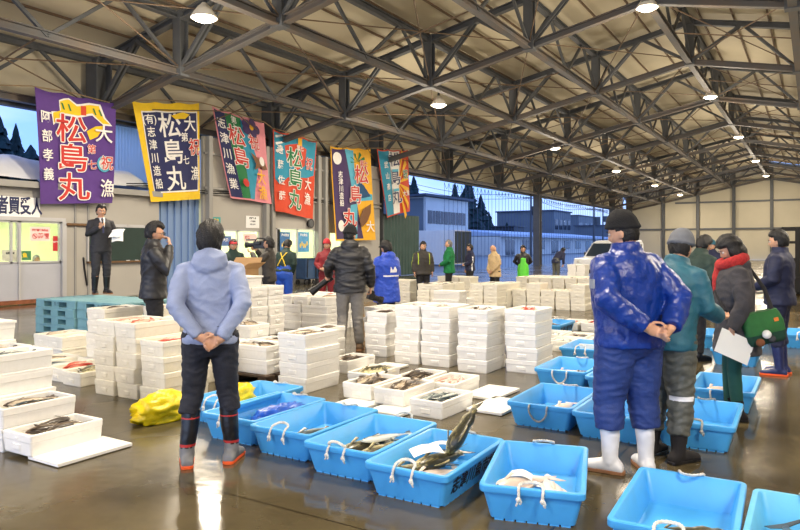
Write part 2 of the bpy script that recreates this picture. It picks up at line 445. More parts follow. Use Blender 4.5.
# ================================================================== CAMERA
cam = bpy.data.cameras.new('camera'); cam.sensor_width = 36; cam.lens = F/800*36; cam.shift_y = -(265-HV)/800.0
cam.clip_end = 1000
co = bpy.data.objects.new('camera', cam); COL.objects.link(co); co.location = (0, 0, EYE); co.rotation_euler = (PI/2, 0, YAW)
SC.camera = co
SC.view_settings.view_transform = 'Standard'; SC.view_settings.look = 'None'; SC.view_settings.gamma = 1
SC.view_settings.use_curve_mapping = False
SC.view_settings.exposure = 0.36
# ================================================================== OFFICES ALONG THE LEFT SIDE
XW = -17.25            # face of the office walls
def W(u, v, X=XW):
    y, z = wallpt(u, v, X); return y, z
def panel(name, y0, y1, z0, z1, m, x=XW, t=.06, parent=None):
    return MB().span((x-t, y0, z0), (x, y1, z1)).build(name, m, parent)
def wall_with_holes(name, y0, y1, z0, z1, holes, m, x=XW, t=.1):
    """wall strip with rectangular openings"""
    mb = MB(); holes = sorted(holes); y = y0
    for (a, b, c, d) in holes:
        if a > y: mb.span((x-t, y, z0), (x, a, z1))
        if c > z0: mb.span((x-t, a, z0), (x, b, c))
        if d < z1: mb.span((x-t, a, d), (x, b, z1))
        y = b
    if y < y1: mb.span((x-t, y, z0), (x, y1, z1))
    return struct(mb.build(name, m))
def frame_window(name, y0, y1, z0, z1, mull, x=XW, sill=True):
    r = struct(MB().span((x-.05, y0, z0), (x-.04, y1, z1)).build(name, GLASS))
    mb = MB(); fw = .05
    for y in [y0+fw/2, y1-fw/2]: mb.box((x-.03, y, (z0+z1)/2), (.09, fw, z1-z0))
    for z in [z0+fw/2, z1-fw/2]: mb.box((x-.03, (y0+y1)/2, z), (.09, y1-y0, fw))
    for y in mull: mb.box((x-.02, y, (z0+z1)/2), (.07, .06, z1-z0))
    struct(mb.build('window_frame', WINTRIM, r))
    return r
LITW = mat('lit office wall', srgb(226, 228, 190), .7, 0, .02)
TUBEL = mat('fluorescent tube', (1, 1, .95), .5, emit=(.96, 1.0, .86), estr=9)
def office_room(y0, y1, h, depth, n):
    x1 = XW-.1
    mb = MB(); x0 = x1-depth
    mb.span((x0-.1, y0, 0), (x0, y1, h)); mb.span((x0, y0-.1, 0), (x1, y0, h)); mb.span((x0, y1, 0), (x1, y1+.1, h)); mb.span((x0, y0, h), (x1, y1, h+.1)); mb.span((x0, y0, 0), (x1, y1, .03))
    struct(mb.build('wall_office', LITW))
    for i in range(n):
        y = y0+(y1-y0)*(i+.5)/n
        t = thing('strip_light', 'fluorescent strip light on the ceiling inside the lit office', 'lamp', ((x0+x1)/2, y, h-.05), 0, 'office strip lights')
        MB().box((0, 0, 0), (.12, 1.2, .05)).build('housing', ENAMEL, t)
        MB().cyl((0, -.58, -.045), (0, .58, -.045), .02, None, 10).build('tube', TUBEL, t)
        l = bpy.data.lights.new('office_light', 'AREA'); l.energy = 75; l.color = (.97, 1, .84); l.shape = 'RECTANGLE'; l.size = .3; l.size_y = 1.1
        o = bpy.data.objects.new('office_light', l); COL.objects.link(o); o.location = ((x0+x1)/2, y, h-.09)
# --- office one (lit door, black board), flat roof with snow
yA, yB = 3.0, W(159, 250)[0]
H1 = 2.98
dy0, dy1 = W(-40, 240)[0], W(61, 240)[0]
dz0, dz1 = W(40, 263)[1], W(30, 221)[1]
st0, st1 = W(108, 225)[0], W(146, 225)[0]
wall_with_holes('wall_left', yA, yB, 0.02, H1, [(dy0, dy1, .02, dz1), (st0, st1, 1.98, 2.12)], WALLG)
ym = W(19, 240)[0]
d1 = struct(MB().span((XW-.05, dy0, .12), (XW, ym, dz0)).build('door_1', PANELB)); d2 = struct(MB().span((XW-.07, ym, .12), (XW-.02, dy1, dz0)).build('door_2', PANELB))
frame_window('window_1', dy0, ym, dz0, dz1, [dy0+1.2])
frame_window('window_2', ym, dy1, dz0, dz1, [])
struct(MB().box((XW+.03, dy1+.06, dz1/2), (.08, .12, dz1)).build('door_post', WINTRIM))
struct(MB().span((XW-.02, dy0, dz1), (XW+.06, dy1+.1, dz1+.1)).build('door_head', WINTRIM))
struct(MB().span((XW-.03, dy0, .02), (XW+.1, dy1, .12)).build('door_sill', mat('rusty orange sill', srgb(128, 74, 44), .7, 0, .2, 6)))
struct(MB().box((XW+.02, ym, 1.0), (.04, .06, 2.05)).build('door_stile', WINTRIM))
frame_window('window_3', st0, st1, 1.98, 2.12, [(st0+st1)/2])
office_room(yA, yB-.1, H1-.1, 4.0, 4)
for y in (W(75, 250)[0], W(88, 250)[0]):
    struct(MB().box((XW+.02, y, H1/2), (.05, .05, H1)).build('wall_seam', WALLG2))
mb = MB(); mb.span((XW-6, yA-4, H1), (XW+.25, yB+.1, H1+.16)); struct(mb.build('office_roof', WALLG2))
def snow_slab(x0, x1, y0, y1, z, h, seed, name='roof_snow'):
    nx, ny = 20, 60; r = np.random.default_rng(seed); mb = MB(); rows = []
    for i in range(nx+1):
        row = []
        for j in range(ny+1):
            a, b = i/nx, j/ny
            edge = min(1, min(b, 1-b)*18)*min(1, (1-a)*7)
            hh = h*(.78+.22*math.sin(b*17+seed)*math.sin(a*5+seed*2)+.13*math.sin(b*43+a*11))*max(0.02, edge)**.5
            row.append((x0+(x1-x0)*a+.05*math.sin(b*60), y0+(y1-y0)*b, z+hh))
        rows.append(row)
    vs = [p for r_ in rows for p in r_]; n = ny+1
    fs = [(i*n+j, i*n+j+1, (i+1)*n+j+1, (i+1)*n+j) for i in range(nx) for j in range(ny)]
    mb.add(vs, fs); mb.span((x0, y0, z-.01), (x1-.03, y1, z+.02))
    return tag(mb.build(name, SNOW, smooth=True), 'old snow lying on the flat office roof behind the purple flag', 'snow', kind='stuff')
snow_slab(XW-5.5, XW+.02, yA-3, yB, H1+.16, .95, 3)
# --- chalkboard and its tray
cy0, cy1 = W(87, 245)[0], W(147, 245)[0]; cz0, cz1 = W(100, 261)[1], W(100, 226)[1]
t = thing('chalkboard', 'dark green chalkboard on the grey office wall behind the man in a suit', 'chalkboard', (XW+.03, (cy0+cy1)/2, cz0))
MB().box((0, 0, (cz1-cz0)/2), (.03, cy1-cy0, cz1-cz0)).build('board', CHALK, t)
mb = MB(); w_ = (cy1-cy0)/2; h_ = cz1-cz0
for y in (-w_, w_): mb.box((.01, y, h_/2), (.05, .05, h_+.05))
mb.box((.01, 0, h_), (.05, 2*w_, .05)); mb.build('frame', WINTRIM, t)
MB().box((.05, 0, -.03), (.12, 2*w_+.05, .05)).build('chalk_tray', WOOD, t)
for a in (.2, .5): MB().cyl((.07, a, .0), (.07, a+.11, .0), .012, None, 8).build('chalk', WHITEP, t)
py0, py1 = W(65, 225)[0], W(86, 225)[0]
tag(MB().cyl((XW+.06, py0, W(70, 224.5)[1]), (XW+.06, py1+.2, W(82, 225)[1]), .04, None, 10).build('wooden_pole', WOOD), 'short brown wooden pole fixed flat on the office wall left of the chalkboard', 'pole')
tag(MB().tube([(XW+.02, cy0-.12, cz0+.1), (XW+.03, cy0-.1, .9), (XW+.03, cy0-.02, .42)], .025, 8).build('black_hose', RUBBER), 'thin black hose hanging on the wall at the left edge of the chalkboard', 'hose')
# --- sign over the door
sy0, sy1 = W(-22, 206)[0], W(39, 206)[0]; sz0, sz1 = W(20, 217)[1], W(20, 197)[1]
t = thing('door_sign', 'white sign board with dark blue characters over the lit office door', 'sign', (XW+.03, (sy0+sy1)/2, (sz0+sz1)/2))
MB().box((0, 0, 0), (.03, sy1-sy0, sz1-sz0)).build('board', WHITEP, t)
text_on('lettering', '者買受人', (sz1-sz0)*.92, (.015, W(19, 206)[0]-(sy0+sy1)/2, 0), (0, 1, 0), (0, 0, 1), NAVYP, t, offset=.014, wide=.62)
def poster(u0, v0, u1, v1, label, m, x, lines=(), name='poster', cat='poster'):
    y0, z1 = W(u0, v0, x); y1, _ = W(u1, v0, x); z0 = W((u0+u1)/2, v1, x)[1]; z1 = W((u0+u1)/2, v0, x)[1]
    t = thing(name, label, cat, (x, (y0+y1)/2, (z0+z1)/2)); w, h = y1-y0, z1-z0
    MB().box((0, 0, 0), (.012, w, h)).build('sheet', m, t)
    for body, s, ty, tz, tm in lines: text_on('lettering', body, s*h, (.006, ty*w, tz*h), (0, 1, 0), (0, 0, 1), tm, t, offset=.004)
    return t, w, h
PINKW = mat('pale pink paper', srgb(240, 214, 208), .7, 0, .02)
XG = XW-.02
t, w, h = poster(30, 227, 50, 241, 'pale no-smoking notice with red characters on the left office window', PINKW, XG, [('関係者以外禁止', .17, 0, .26, REDP), ('禁煙', .42, .16, -.16, REDP)], 'no_smoking_notice', 'notice')
mb = MB(); mb.loft([[(.008, -.27*w+r*math.cos(a), -.16*h+r*math.sin(a)) for a in np.linspace(0, 2*PI, 24, endpoint=False)] for r in (.19*h, .145*h)], cap=False); mb.bar((.008, -.27*w-.12*h, -.16*h+.12*h), (.008, -.27*w+.12*h, -.16*h-.12*h), .004, .03); mb.build('symbol', REDP, t)
poster(53, 236, 57.5, 251, 'narrow red notice at the right end of the left office window', REDP, XG, [('火気厳禁', .10, 0, .1, WHITEP)], 'red_notice', 'notice')
poster(2, 250, 18, 261, 'grey printed sheet low in the far left office window', mat('grey paper', srgb(196, 198, 178), .7), XG, [('お知らせ', .2, 0, .2, INK)], 'paper_notice', 'notice')
poster(22, 251, 31, 260, 'small green and yellow card low in the office window beside a seated man', mat('green card', srgb(64, 128, 84), .6), XG, [('魚', .55, -.2, 0, mat('yellow print', srgb(230, 200, 40), .6))], 'window_card', 'card')
# --- sky-blue sheet-metal building seen through the gap, pipes
BLUES = mat('pale blue corrugated sheet', srgb(232, 236, 240), .5, 0, .03, .5)
mb = MB(); pts = []; SH0 = W(114, 150, -22.5)[0]
for k in range(140):
    y = SH0+k*.07; pts.append((-22.5+(.05 if k % 2 else 0), y))
mb.add([(x, y, 0) for x, y in pts]+[(x, y, 6.1) for x, y in pts]+[(x-.3, y, 0) for x, y in pts]+[(x-.3, y, 6.1) for x, y in pts],
       [(i, i+1, 141+i-1, 140+i) for i in range(139)]+[(280+i, 420+i, 421+i, 281+i) for i in range(139)]+[(140+i, 141+i, 421+i, 420+i) for i in range(139)])
mb.span((-24, SH0, 6.1), (-22.3, SH0+9.8, 6.25))
t = tag(mb.build('metal_shed', BLUES), 'pale blue corrugated metal shed behind the yellow bordered flag', 'shed')
# --- office two: tall grey wall
yC = W(203, 250)[0]
mb = MB(); n = 12; ps = [(-17.5+(.05 if k % 2 else 0), yB+.1+(yC-yB-.1)*k/n) for k in range(n+1)]
for k in range(n): mb.span((ps[k][0]-.05, ps[k][1], .02), (ps[k][0], ps[k+1][1], zb_e-.1))
struct(mb.build('wall_gap', mat('light blue wall sheet', srgb(118, 146, 190), .5, 0, .05, .5)))
yC, yD = W(203, 250)[0], YK[5]-.25
H2 = zb_e-.2
w1 = (W(211.5, 245)[0], W(259.5, 245)[0], W(235, 260.8)[1], W(235, 230)[1])
w2 = (W(276, 245)[0], W(315, 245)[0], W(295, 260)[1], W(295, 228.5)[1])
w3 = (W(329, 245)[0], W(345, 245)[0], W(337, 262)[1], W(337, 232)[1])
wall_with_holes('wall_left_far', yC, yD, .02, H2, [w1, w2, w3], WALLG)
frame_window('window_4', *w1, [w1[0]+(w1[1]-w1[0])*.52]); frame_window('window_5', *w2, [w2[0]+(w2[1]-w2[0])*.53]); frame_window('window_6', *w3, [])
office_room(yC+.1, yD-.1, 3.2, 3.5, 6)
for u in (207, 264, 270, 316, 323, 341):
    y = W(u, 250)[0]
    struct(MB().box((XW+.1, y, H2/2), (.2, .16, H2)).build('wall_post', WALLG2))
for v0 in (192, 197, 160):
    z = W(250, v0)[1]
    struct(MB().box((XW+.06, (yC+yD)/2, z), (.08, yD-yC, .07)).build('wall_rail', WALLG2))
for u in (226, 243, 290, 303, 350, 362):
    y = W(u, 250)[0]
    struct(MB().box((XW+.015, y, H2/2+1.6), (.04, .05, H2-3.2)).build('wall_seam', WALLG2))
mb = MB()
for i, z in enumerate((3.35, 3.42)):
    ys = np.linspace(yC-3, yC+9, 24); mb.tube([(XW+.12, y, z-.12*abs(math.sin(y*.9))) for y in ys], .016, 6)
tag(mb.build('cables', BLACKP), 'thin dark cables sagging along the grey wall above the far office windows', 'cable')
poster(212, 217, 220.5, 224, 'small teal and yellow safety sign above the far office window', mat('teal print', srgb(64, 158, 160), .6), XW+.01, [('安全', .5, 0, 0, mat('yellow print', srgb(230, 200, 40), .6))], 'safety_sign', 'sign')
poster(246, 216, 259, 228, 'white sheet of printed text on the wall above the far office window', WHITEP, XW+.01, [('販売予定表', .16, 0, .3, INK), ('一二三四五', .13, 0, .05, INK), ('六七八九十', .13, 0, -.2, INK)], 'paper_notice', 'notice')
poster(220, 236, 231, 246, 'blue and white poster inside the window behind the man in a red cap', mat('blue print', srgb(84, 116, 178), .6), XG, [('大漁', .35, 0, .1, WHITEP)])
poster(212.5, 230.5, 217, 236, 'small red label at the top corner of the window behind the red cap', REDP, XG, [('魚', .6, 0, 0, WHITEP)], 'window_label', 'label')
poster(243, 234, 257, 241.5, 'pale no-smoking notice with red print behind the video camera', PINKW, XG, [('禁煙', .45, -.2, 0, REDP)], 'no_smoking_notice', 'notice')
for u0, u1, lab in ((280, 290, 'blue and yellow fishing poster on the left pane behind the overalls man'), (298, 309, 'light blue poster with figures on the right pane of the green lit window')):
    t, w, h = poster(u0, 232, u1, 252, lab, mat('poster blue '+str(u0), srgb(*((58, 112, 170) if u0 == 280 else (84, 156, 206))), .5), XG, [('海の安全', .14, 0, .34, WHITEP)])
    mb = MB(); rr = random.Random(u0)
    for k in range(5): mb.ell((.008, (k-2)*.15*w, -.12*h+rr.uniform(-.1, .1)*h), (.004, .07*w, .12*h), 10, 6)
    mb.build('picture', mat('poster figures', srgb(226, 196, 90) if u0 == 280 else srgb(230, 236, 240), .6), t)
# round speaker
y, z = W(309, 223.5); t = thing('wall_speaker', 'round black wall speaker above the green lit office window', 'speaker', (XW, y, z))
mb = MB(); mb.cyl((0, 0, 0), (.12, 0, 0), .15, .19, 20); mb.build('horn', BLACKP, t, smooth=True); MB().cyl((.121, 0, 0), (.125, 0, 0), .14, .12, 20).build('grille', STEEL, t)
# blue roll trolleys under the window
BLUEC = mat('dark blue painted steel', srgb(44, 74, 112), .5, .1, .1, 4)
for i, u in enumerate((306, 317)):
    y = W(u, 290, -16.7)[0]
    t = thing('trolley', ['dark blue wheeled trolley under the green lit office window', 'dark blue wheeled trolley beside the red jacket, further along the wall'][i], 'trolley', (-16.7, y, 0))
    mb = MB(); mb.box((0, 0, .62), (.5, .62, .8)); mb.build('body', BLUEC, t, bevel=.03)
    mb = MB(); mb.tube([(.27, -.25, .3), (.3, -.25, 1.0), (.3, .25, 1.0), (.27, .25, .3)], .02, 8); mb.build('handle', BLACKP, t)
    for a in (-.2, .2):
        for b in (-.25, .25): MB().cyl((a-.03, b, .1), (a+.03, b, .1), .1, None, 14).build('wheel', RUBBER, t)
# --- dark green corrugated sheet beyond the last office
mb = MB(); ya_, yb_ = YK[5]+.3, W(419, 240, -17.5)[0]; n = 24
ps = [(-17.5+(.06 if k % 2 else 0), ya_+(yb_-ya_)*k/n) for k in range(n+1)]
mb.add([(x, y, 0.02) for x, y in ps]+[(x, y, 3.0) for x, y in ps]+[(x-.05, y, 0.02) for x, y in ps]+[(x-.05, y, 3.0) for x, y in ps],
       [(i, i+1, n+2+i, n+1+i) for i in range(n)]+[(2*n+2+i, 3*n+3+i, 3*n+4+i, 2*n+3+i) for i in range(n)]+[(n+1+i, n+2+i, 3*n+4+i, 3*n+3+i) for i in range(n)])
struct(mb.build('wall_sheet', mat('dark green sheet', srgb(52, 78, 74), .6, 0, .08, 2)))
# --- net curtains hung in the far openings
NET = mat('dark blue net cord', srgb(56, 80, 130), .8)
mb = MB()
for k in range(6, 12):
    y0_, y1_ = YK[k]+.3, YK[k+1]-.3; n = 12
    for j in range(n+1):
        y = y0_+(y1_-y0_)*j/n; top = zb_e-.25
        mb.tube([(XL-.35, y, 0), (XL-.35, y, top)], .012, 4, ends=False)
        if j < n:
            dy = (y1_-y0_)/n
            mb.tube([(XL-.35, y+dy*q/4, top-.35*math.sin(PI*q/4)) for q in range(5)], .012, 4, ends=False)
struct(tag(mb.build('net_curtain', NET), 'thin vertical net cords hung across the open side of the shed', 'net')); bpy.data.objects['net_curtain']['kind'] = 'stuff'

# ================================================================== OUTSIDE
SIDE = mat('pale grey cladding', srgb(228, 226, 220), .6, 0, .03, .4)
SIDED = mat('dark grey cladding and shaded side', srgb(112, 118, 124), .6, 0, .05, .4)
ROOFD = mat('dark roof', srgb(70, 78, 92), .6, 0, .05)
t = thing('office_building', 'two storey pale building with a strip of windows, beyond the open side', 'building', (-45, 80, -.14))
mb = MB(); mb.span((-9, 0, 0), (0, 13.6, 8.2)); mb.build('wall', SIDE, t)
MB().span((-9, -.06, 0), (-.1, 0, 8.0)).build('side_wall', SIDED, t)  # shade of this face is put into the darker cladding colour
mb = MB(); mb.add([(-9.6, -.8, 8.0), (.7, -.8, 8.3), (.7, 14.3, 8.3), (-9.6, 14.3, 8.0), (-9.6, -.8, 8.3), (.7, -.8, 8.6), (.7, 14.3, 8.6), (-9.6, 14.3, 8.3)], [(0, 3, 2, 1), (4, 5, 6, 7), (0, 1, 5, 4), (1, 2, 6, 5), (2, 3, 7, 6), (3, 0, 4, 7)]); mb.build('roof', ROOFD, t)
for k in range(5):
    f = MB().span((0, 1+k*2.35, 4.6), (.06, 3.15+k*2.35, 6.4)).build('window', DARKGLASS, t)
    MB().span((.06, 2.05+k*2.35, 4.6), (.09, 2.12+k*2.35, 6.4)).build('mullion', WINTRIM, f)
MB().span((-6.5, -.12, 4.2), (-4.2, -.06, 6.0)).build('window', DARKGLASS, t)
MB().cyl((.08, .2, 0), (.08, .2, 8), .08, None, 8).build('drain_pipe', WINTRIM, t)
# shipping container
t = thing('shipping_container', 'pale blue container with dark open end, outside the open side', 'container', (-24, 47.5, -.14))
mb = MB(); mb.span((-6, 0, .25), (0, .06, 2.75)); mb.span((-6, 2.9, .25), (0, 2.96, 2.75)); mb.span((-6, 0, 2.75), (0, 2.96, 2.82)); mb.span((-6, 0, .15), (0, 2.96, .25)); mb.span((-6, .06, .25), (-5.9, 2.9, 2.75)); mb.build('body', SIDE, t)
mb = MB()
for k in range(20): mb.span((-5.9+k*.3, -.03, .3), (-5.75+k*.3, 0, 2.7))
mb.build('ribs', SIDE, t)
DG = mat('dark green door', srgb(38, 52, 52), .6, 0, .1)
for k in range(2): MB().span((0, .05+k*1.45, .25), (.06, 1.45+k*1.45, 2.72)).build('door', DG, t)
# long low building with a bright corrugated roof
t = thing('fish_shop', 'long low building with dark windows beyond the net curtains', 'building', (-42, 99, -.14))
MB().span((-12, 0, 0), (0, 70, 3.1)).build('wall', SIDE, t)
mb = MB(); n = 60
for k in range(n): mb.bar((-12, 70*(k+.5)/n, 4.4), (1.2, 70*(k+.5)/n, 3.3), .9, .16)
mb.add([(-12, 0, 4.35), (1.2, 0, 3.2), (1.2, 70, 3.2), (-12, 70, 4.35), (-12, 0, 3), (1.2, 0, 3.0), (1.2, 70, 3.0), (-12, 70, 3)], [(0, 1, 2, 3), (4, 7, 6, 5), (0, 4, 5, 1), (1, 5, 6, 2), (2, 6, 7, 3), (3, 7, 4, 0)])
mb.build('roof', mat('pale metal roof', srgb(190, 204, 226), .4, .1, .05), t)
for k in range(9):
    f = MB().span((0, 2+k*7.4, .9 if k % 3 else .1), (.08, 5.6+k*7.4, 2.5)).build('window' if k % 3 else 'doorway', DARKGLASS, t)
    MB().span((.08, 3.75+k*7.4, .9 if k % 3 else .1), (.11, 3.9+k*7.4, 2.5)).build('mullion', WINTRIM, f)
text_on('lettering', '魚市場食堂', 1.0, (1.22, 12, 3.75), (0, 1, 0), (0, 0, 1), NAVYP, t, offset=.03)
# block of far buildings
for i, (x, y, w, d, h, lab) in enumerate(((-66, 172, 14, 16, 10.5, 'grey block building standing behind the low roof, right of the dark column'), (-48, 200, 12, 26, 7.2, 'dark long warehouse at the far right of the outdoor view'), (-90, 260, 30, 24, 13, 'far pale building below the clouds, nearest the blue jacket hat'))):
    t = thing('far_building', lab, 'building', (x, y, -.14))
    MB().span((-d/2, 0, 0), (d/2, w, h)).build('wall', SIDED, t); MB().span((-d/2-.4, -.4, h), (d/2+.4, w+.4, h+.35)).build('roof', ROOFD, t)
    for k in range(4):
        MB().span((d/2, .8+k*w/4, h*.55), (d/2+.08, .8+k*w/4+w/6, h*.8)).build('window', DARKGLASS, t)
# raised water tank
x, y = near(500, 150); t = thing('water_tank', 'dark raised water tank on legs against the evening sky', 'tank', (x, y, -.14))
MB().span((-4.5, -3, 3.6), (4.5, 3, 5.6)).build('tank', mat('dark tank steel', srgb(58, 64, 72), .6, 0, .1), t, bevel=.15)
for a in (-3.6, -1.2, 1.2, 3.6): MB().cyl((a, 0, 0), (a, 0, 3.7), .28, None, 10).build('leg', STEEL, t)
MB().span((-4.9, -3.3, 5.6), (4.9, 3.3, 5.8)).build('deck', STEEL, t)
# utility poles
for i, (u, d, h, lab) in enumerate(((531, 92, 9.3, 'utility pole with a transformer, standing left of the dark shed column'), (594, 100, 8.2, 'utility pole with crossarms, nearest the white van'), (603, 140, 10, 'thin utility pole far behind the white van'))):
    x, y = near(u, d); t = thing('utility_pole', lab, 'utility pole', (x, y, -.14))
    MB().cyl((0, 0, 0), (0, 0, h), .2, .12, 10).build('pole', STEEL, t)
    mb = MB()
    for z in (h-.5, h-1.3): mb.bar((-1.1*CA, -1.1*SA, z), (1.1*CA, 1.1*SA, z), .12, .12)
    mb.build('crossarm', STEEL, t)
    MB().cyl((.45, .3, h-3.6), (.45, .3, h-2.4), .42, None, 14).build('transformer', STEEL, t)
mb = MB()
for a, b, z0, z1 in ((near(531, 92), near(594, 100), 8.6, 7.6), (near(400, 85), near(531, 92), 9.6, 8.6), (near(594, 100), near(640, 118), 7.6, 7.9)):
    for o in (0, .6):
        mb.tube([(a[0]+(b[0]-a[0])*q/8, a[1]+(b[1]-a[1])*q/8, z0+(z1-z0)*q/8-o-.9*math.sin(PI*q/8)) for q in range(9)], .03, 4)
tag(mb.build('power_cables', BLACKP), 'power cables strung between the utility poles outside', 'cable')
# wooded hill, conifers
HILL = mat('dark wooded slope', srgb(26, 44, 46), .9, 0, .3, .4)
LEAF = mat('dark conifer needles', srgb(24, 48, 50), .9, 0, .35, .9, bump=1, bscale=3)
TRUNK = mat('dark bark', srgb(48, 44, 40), .9)
def hill(xc, yc, rx, ry, h, seed):
    mb = MB(); rows = []
    n = 26
    for i in range(n+1):
        for j in range(n+1):
            a, b = i/n*2-1, j/n*2-1; q = max(0, 1-a*a-b*b)
            rows.append((xc+a*rx, yc+b*ry, -.3+h*q**.7*(.85+.15*math.sin(a*7+seed)*math.cos(b*6+seed))))
    mb.add(rows, [(i*(n+1)+j, (i+1)*(n+1)+j, (i+1)*(n+1)+j+1, i*(n+1)+j+1) for i in range(n) for j in range(n)])
    return struct(mb.build('hill', HILL, smooth=True))
hill(-88, 24, 26, 40, 13, 1); hill(-118, 128, 28, 42, 17, 2); hill(-150, 260, 60, 80, 14, 4)
def conifer(loc, h, r, label, seed, group=None):
    t = thing('conifer_tree', label, 'tree', loc, 0, group); rr = np.random.default_rng(seed)
    mb = MB(); L_ = 16; seg = 18
    for tier in range(L_):
        z0 = h*(.1+.86*tier/L_); rad = r*(1-tier/L_)**.75*rr.uniform(.8, 1.1)+.1; rings = []
        for (zz, k) in ((0, .25), (-.02*h, 1.0), (.035*h, .75), (.11*h, .12)):
            rings.append([(rad*k*(1+.28*math.sin(j*5.3+tier*2)+rr.uniform(-.2, .2))*math.cos(2*PI*j/seg), rad*k*(1+.28*math.cos(j*4.1+tier)+rr.uniform(-.2, .2))*math.sin(2*PI*j/seg), z0+zz+rr.uniform(-.012, .012)*h) for j in range(seg)])
        mb.loft(rings)
    mb.build('crown', LEAF, t); MB().cyl((0, 0, 0), (0, 0, h*.8), h*.022, h*.008, 8).build('trunk', TRUNK, t)
    return t
k = 0
for u, d, h, r in ((468, 132, 15, 3.4), (481, 141, 12, 3.0), (455, 143, 14.5, 3.2), (489, 152, 9, 2.2), (507, 176, 7.5, 2.4)):
    x, y = near(u, d); conifer((x, y, -.2), h, r, ['tall dark conifer at the right end of the two storey building', 'dark conifer, second from the two storey building', 'dark conifer rising over the roof of the two storey building', 'smaller conifer right of the tall dark ones', 'low bare tree beside the raised water tank'][k], 40+k); k += 1
for i in range(13):
    u = -70+i*17+5*math.sin(i*3.1); d = 58+6*(i % 3)
    x, y = near(u, d)
    conifer((x, y, 4.5+1.2*math.sin(i*.7)), 8.0+2.2*math.sin(i*1.7), 2.3+.5*math.sin(i*2.3), 'dark conifer on the wooded slope behind the snowy office roof', 80+i, 'conifers on the slope')
for i in range(9):
    x, y = near(384+i*7+2*math.sin(i*5.0), 150+9*(i % 3))
    conifer((x, y, 5.5+4*math.sin((i+2)*.4)), 7.5+2.0*math.sin(i*1.9), 2.7+.6*math.sin(i*2.7), 'dark conifer on the wooded hill above the two storey building', 120+i, 'conifers on the hill')

# ================================================================== BOAT FLAGS
class Flag:
    def __init__(self, tl, tr, bl, br, X, label, base, seed, amp=.07):
        P = lambda uv: np.array((X, *wallpt(uv[0], uv[1], X)))
        self.c = [P(tl), P(tr), P(bl), P(br)]; self.amp = amp; self.seed = seed
        self.o = np.mean(self.c, axis=0); self.w = np.linalg.norm(self.c[1]-self.c[0]); self.h = np.linalg.norm(self.c[2]-self.c[0])
        self.root = thing('boat_flag', label, 'flag', tuple(self.o), 0, 'boat flags hung along the rope')
        n, m = 28, 36
        vs = [self.p(i/n, j/m, 0) for j in range(m+1) for i in range(n+1)]+[self.p(i/n, j/m, -.006) for j in range(m+1) for i in range(n+1)]
        k = (n+1)*(m+1); fs = []
        for j in range(m):
            for i in range(n):
                a = j*(n+1)+i; fs.append((a, a+n+1, a+n+2, a+1)); fs.append((k+a, k+a+1, k+a+n+2, k+a+n+1))
        mb = MB(); mb.add(vs, fs); mb.build('cloth', cloth(base), self.root, smooth=True)
        self.lay = 0
    def p(self, s, t, lift):
        a, b, c, d = self.c
        q = (a*(1-s)+b*s)*(1-t)+(c*(1-s)+d*s)*t
        q = q+np.array((self.amp*(math.sin(6.5*s+2.2*t+self.seed)*(.35+.65*t)+.35*math.sin(13*s+self.seed*2-3*t)*(.5+.5*t))+lift, 0, -.10*math.sin(PI*((s*3) % 1))*(1-t)**6*.5))
        return tuple(q-self.o)
    def poly(self, pts, col, name='motif', lift=None):
        self.lay += 1; lift = .008+.0035*self.lay if lift is None else lift
        me = bpy.data.meshes.new(name); me.from_pydata([(x, y, 0) for x, y in pts], [], [list(range(len(pts)))])
        bm = bmesh.new(); bm.from_mesh(me); bmesh.ops.triangulate(bm, faces=bm.faces)
        for _ in range(4):
            es = [e for e in bm.edges if e.calc_length() > .06]
            if not es: break
            bmesh.ops.subdivide_edges(bm, edges=es, cuts=1); bmesh.ops.triangulate(bm, faces=bm.faces)
        for v in bm.verts: v.co = self.p(v.co.x, v.co.y, lift)
        bm.to_mesh(me); bm.free(); me.materials.append(cloth(col))
        return link(name, me, self.root)
    def rect(self, s0, t0, s1, t1, col): return self.poly([(s0, t0), (s1, t0), (s1, t1), (s0, t1)], col)
    def disc(self, s, t, r, col, r2=None, n=22, a=0.0):
        r2 = r2 or r*self.w/self.h
        return self.poly([(s+r*math.cos(q+a), t+r2*math.sin(q+a)) for q in np.linspace(0, 2*PI, n, endpoint=False)], col)
    def text(self, body, s, t, size, col, out=None, lines=.95, tilt=0.0, wide=1.0):
        """size = height of one character as a share of the flag's height"""
        S = size*self.h/.92
        if '\n' in body:           # one piece of lettering per character, down the flag
            rows = body.split('\n'); n = len(rows)
            for i, ch in enumerate(rows): self.text(ch, s, t+(i-(n-1)/2)*lines*S/self.h, size, col, out, 1.0, tilt, wide)
            return
        for off, cc in (((.034, out),) if out else ())+((0.0, col),):
            self.lay += 1
            me = text_mesh(body, S, offset=.012*S, lines=lines)
            if off:                 # border: the same strokes pushed out all round
                bm = bmesh.new()
                for q in range(8):
                    m2 = me.copy(); m2.transform(Matrix.Translation((off*S*math.cos(q*PI/4), off*S*math.sin(q*PI/4), 0))); bm.from_mesh(m2); bpy.data.meshes.remove(m2)
                bm.to_mesh(me); bm.free()
            bm = bmesh.new(); bm.from_mesh(me)
            for _ in range(3):
                es = [e for e in bm.edges if e.calc_length() > .12]
                if not es: break
                bmesh.ops.subdivide_edges(bm, edges=es, cuts=1); bmesh.ops.triangulate(bm, faces=bm.faces)
            bm.to_mesh(me); bm.free()
            lift = .008+.0035*self.lay; ca, sa = math.cos(tilt), math.sin(tilt)
            for v in me.vertices:
                x, y = v.co.x*wide, v.co.y; x, y = x*ca-y*sa, x*sa+y*ca
                v.co = self.p(s+x/self.w, t-y/self.h, lift)
            me.materials.clear(); me.materials.append(cloth(cc)); link('lettering', me, self.root)
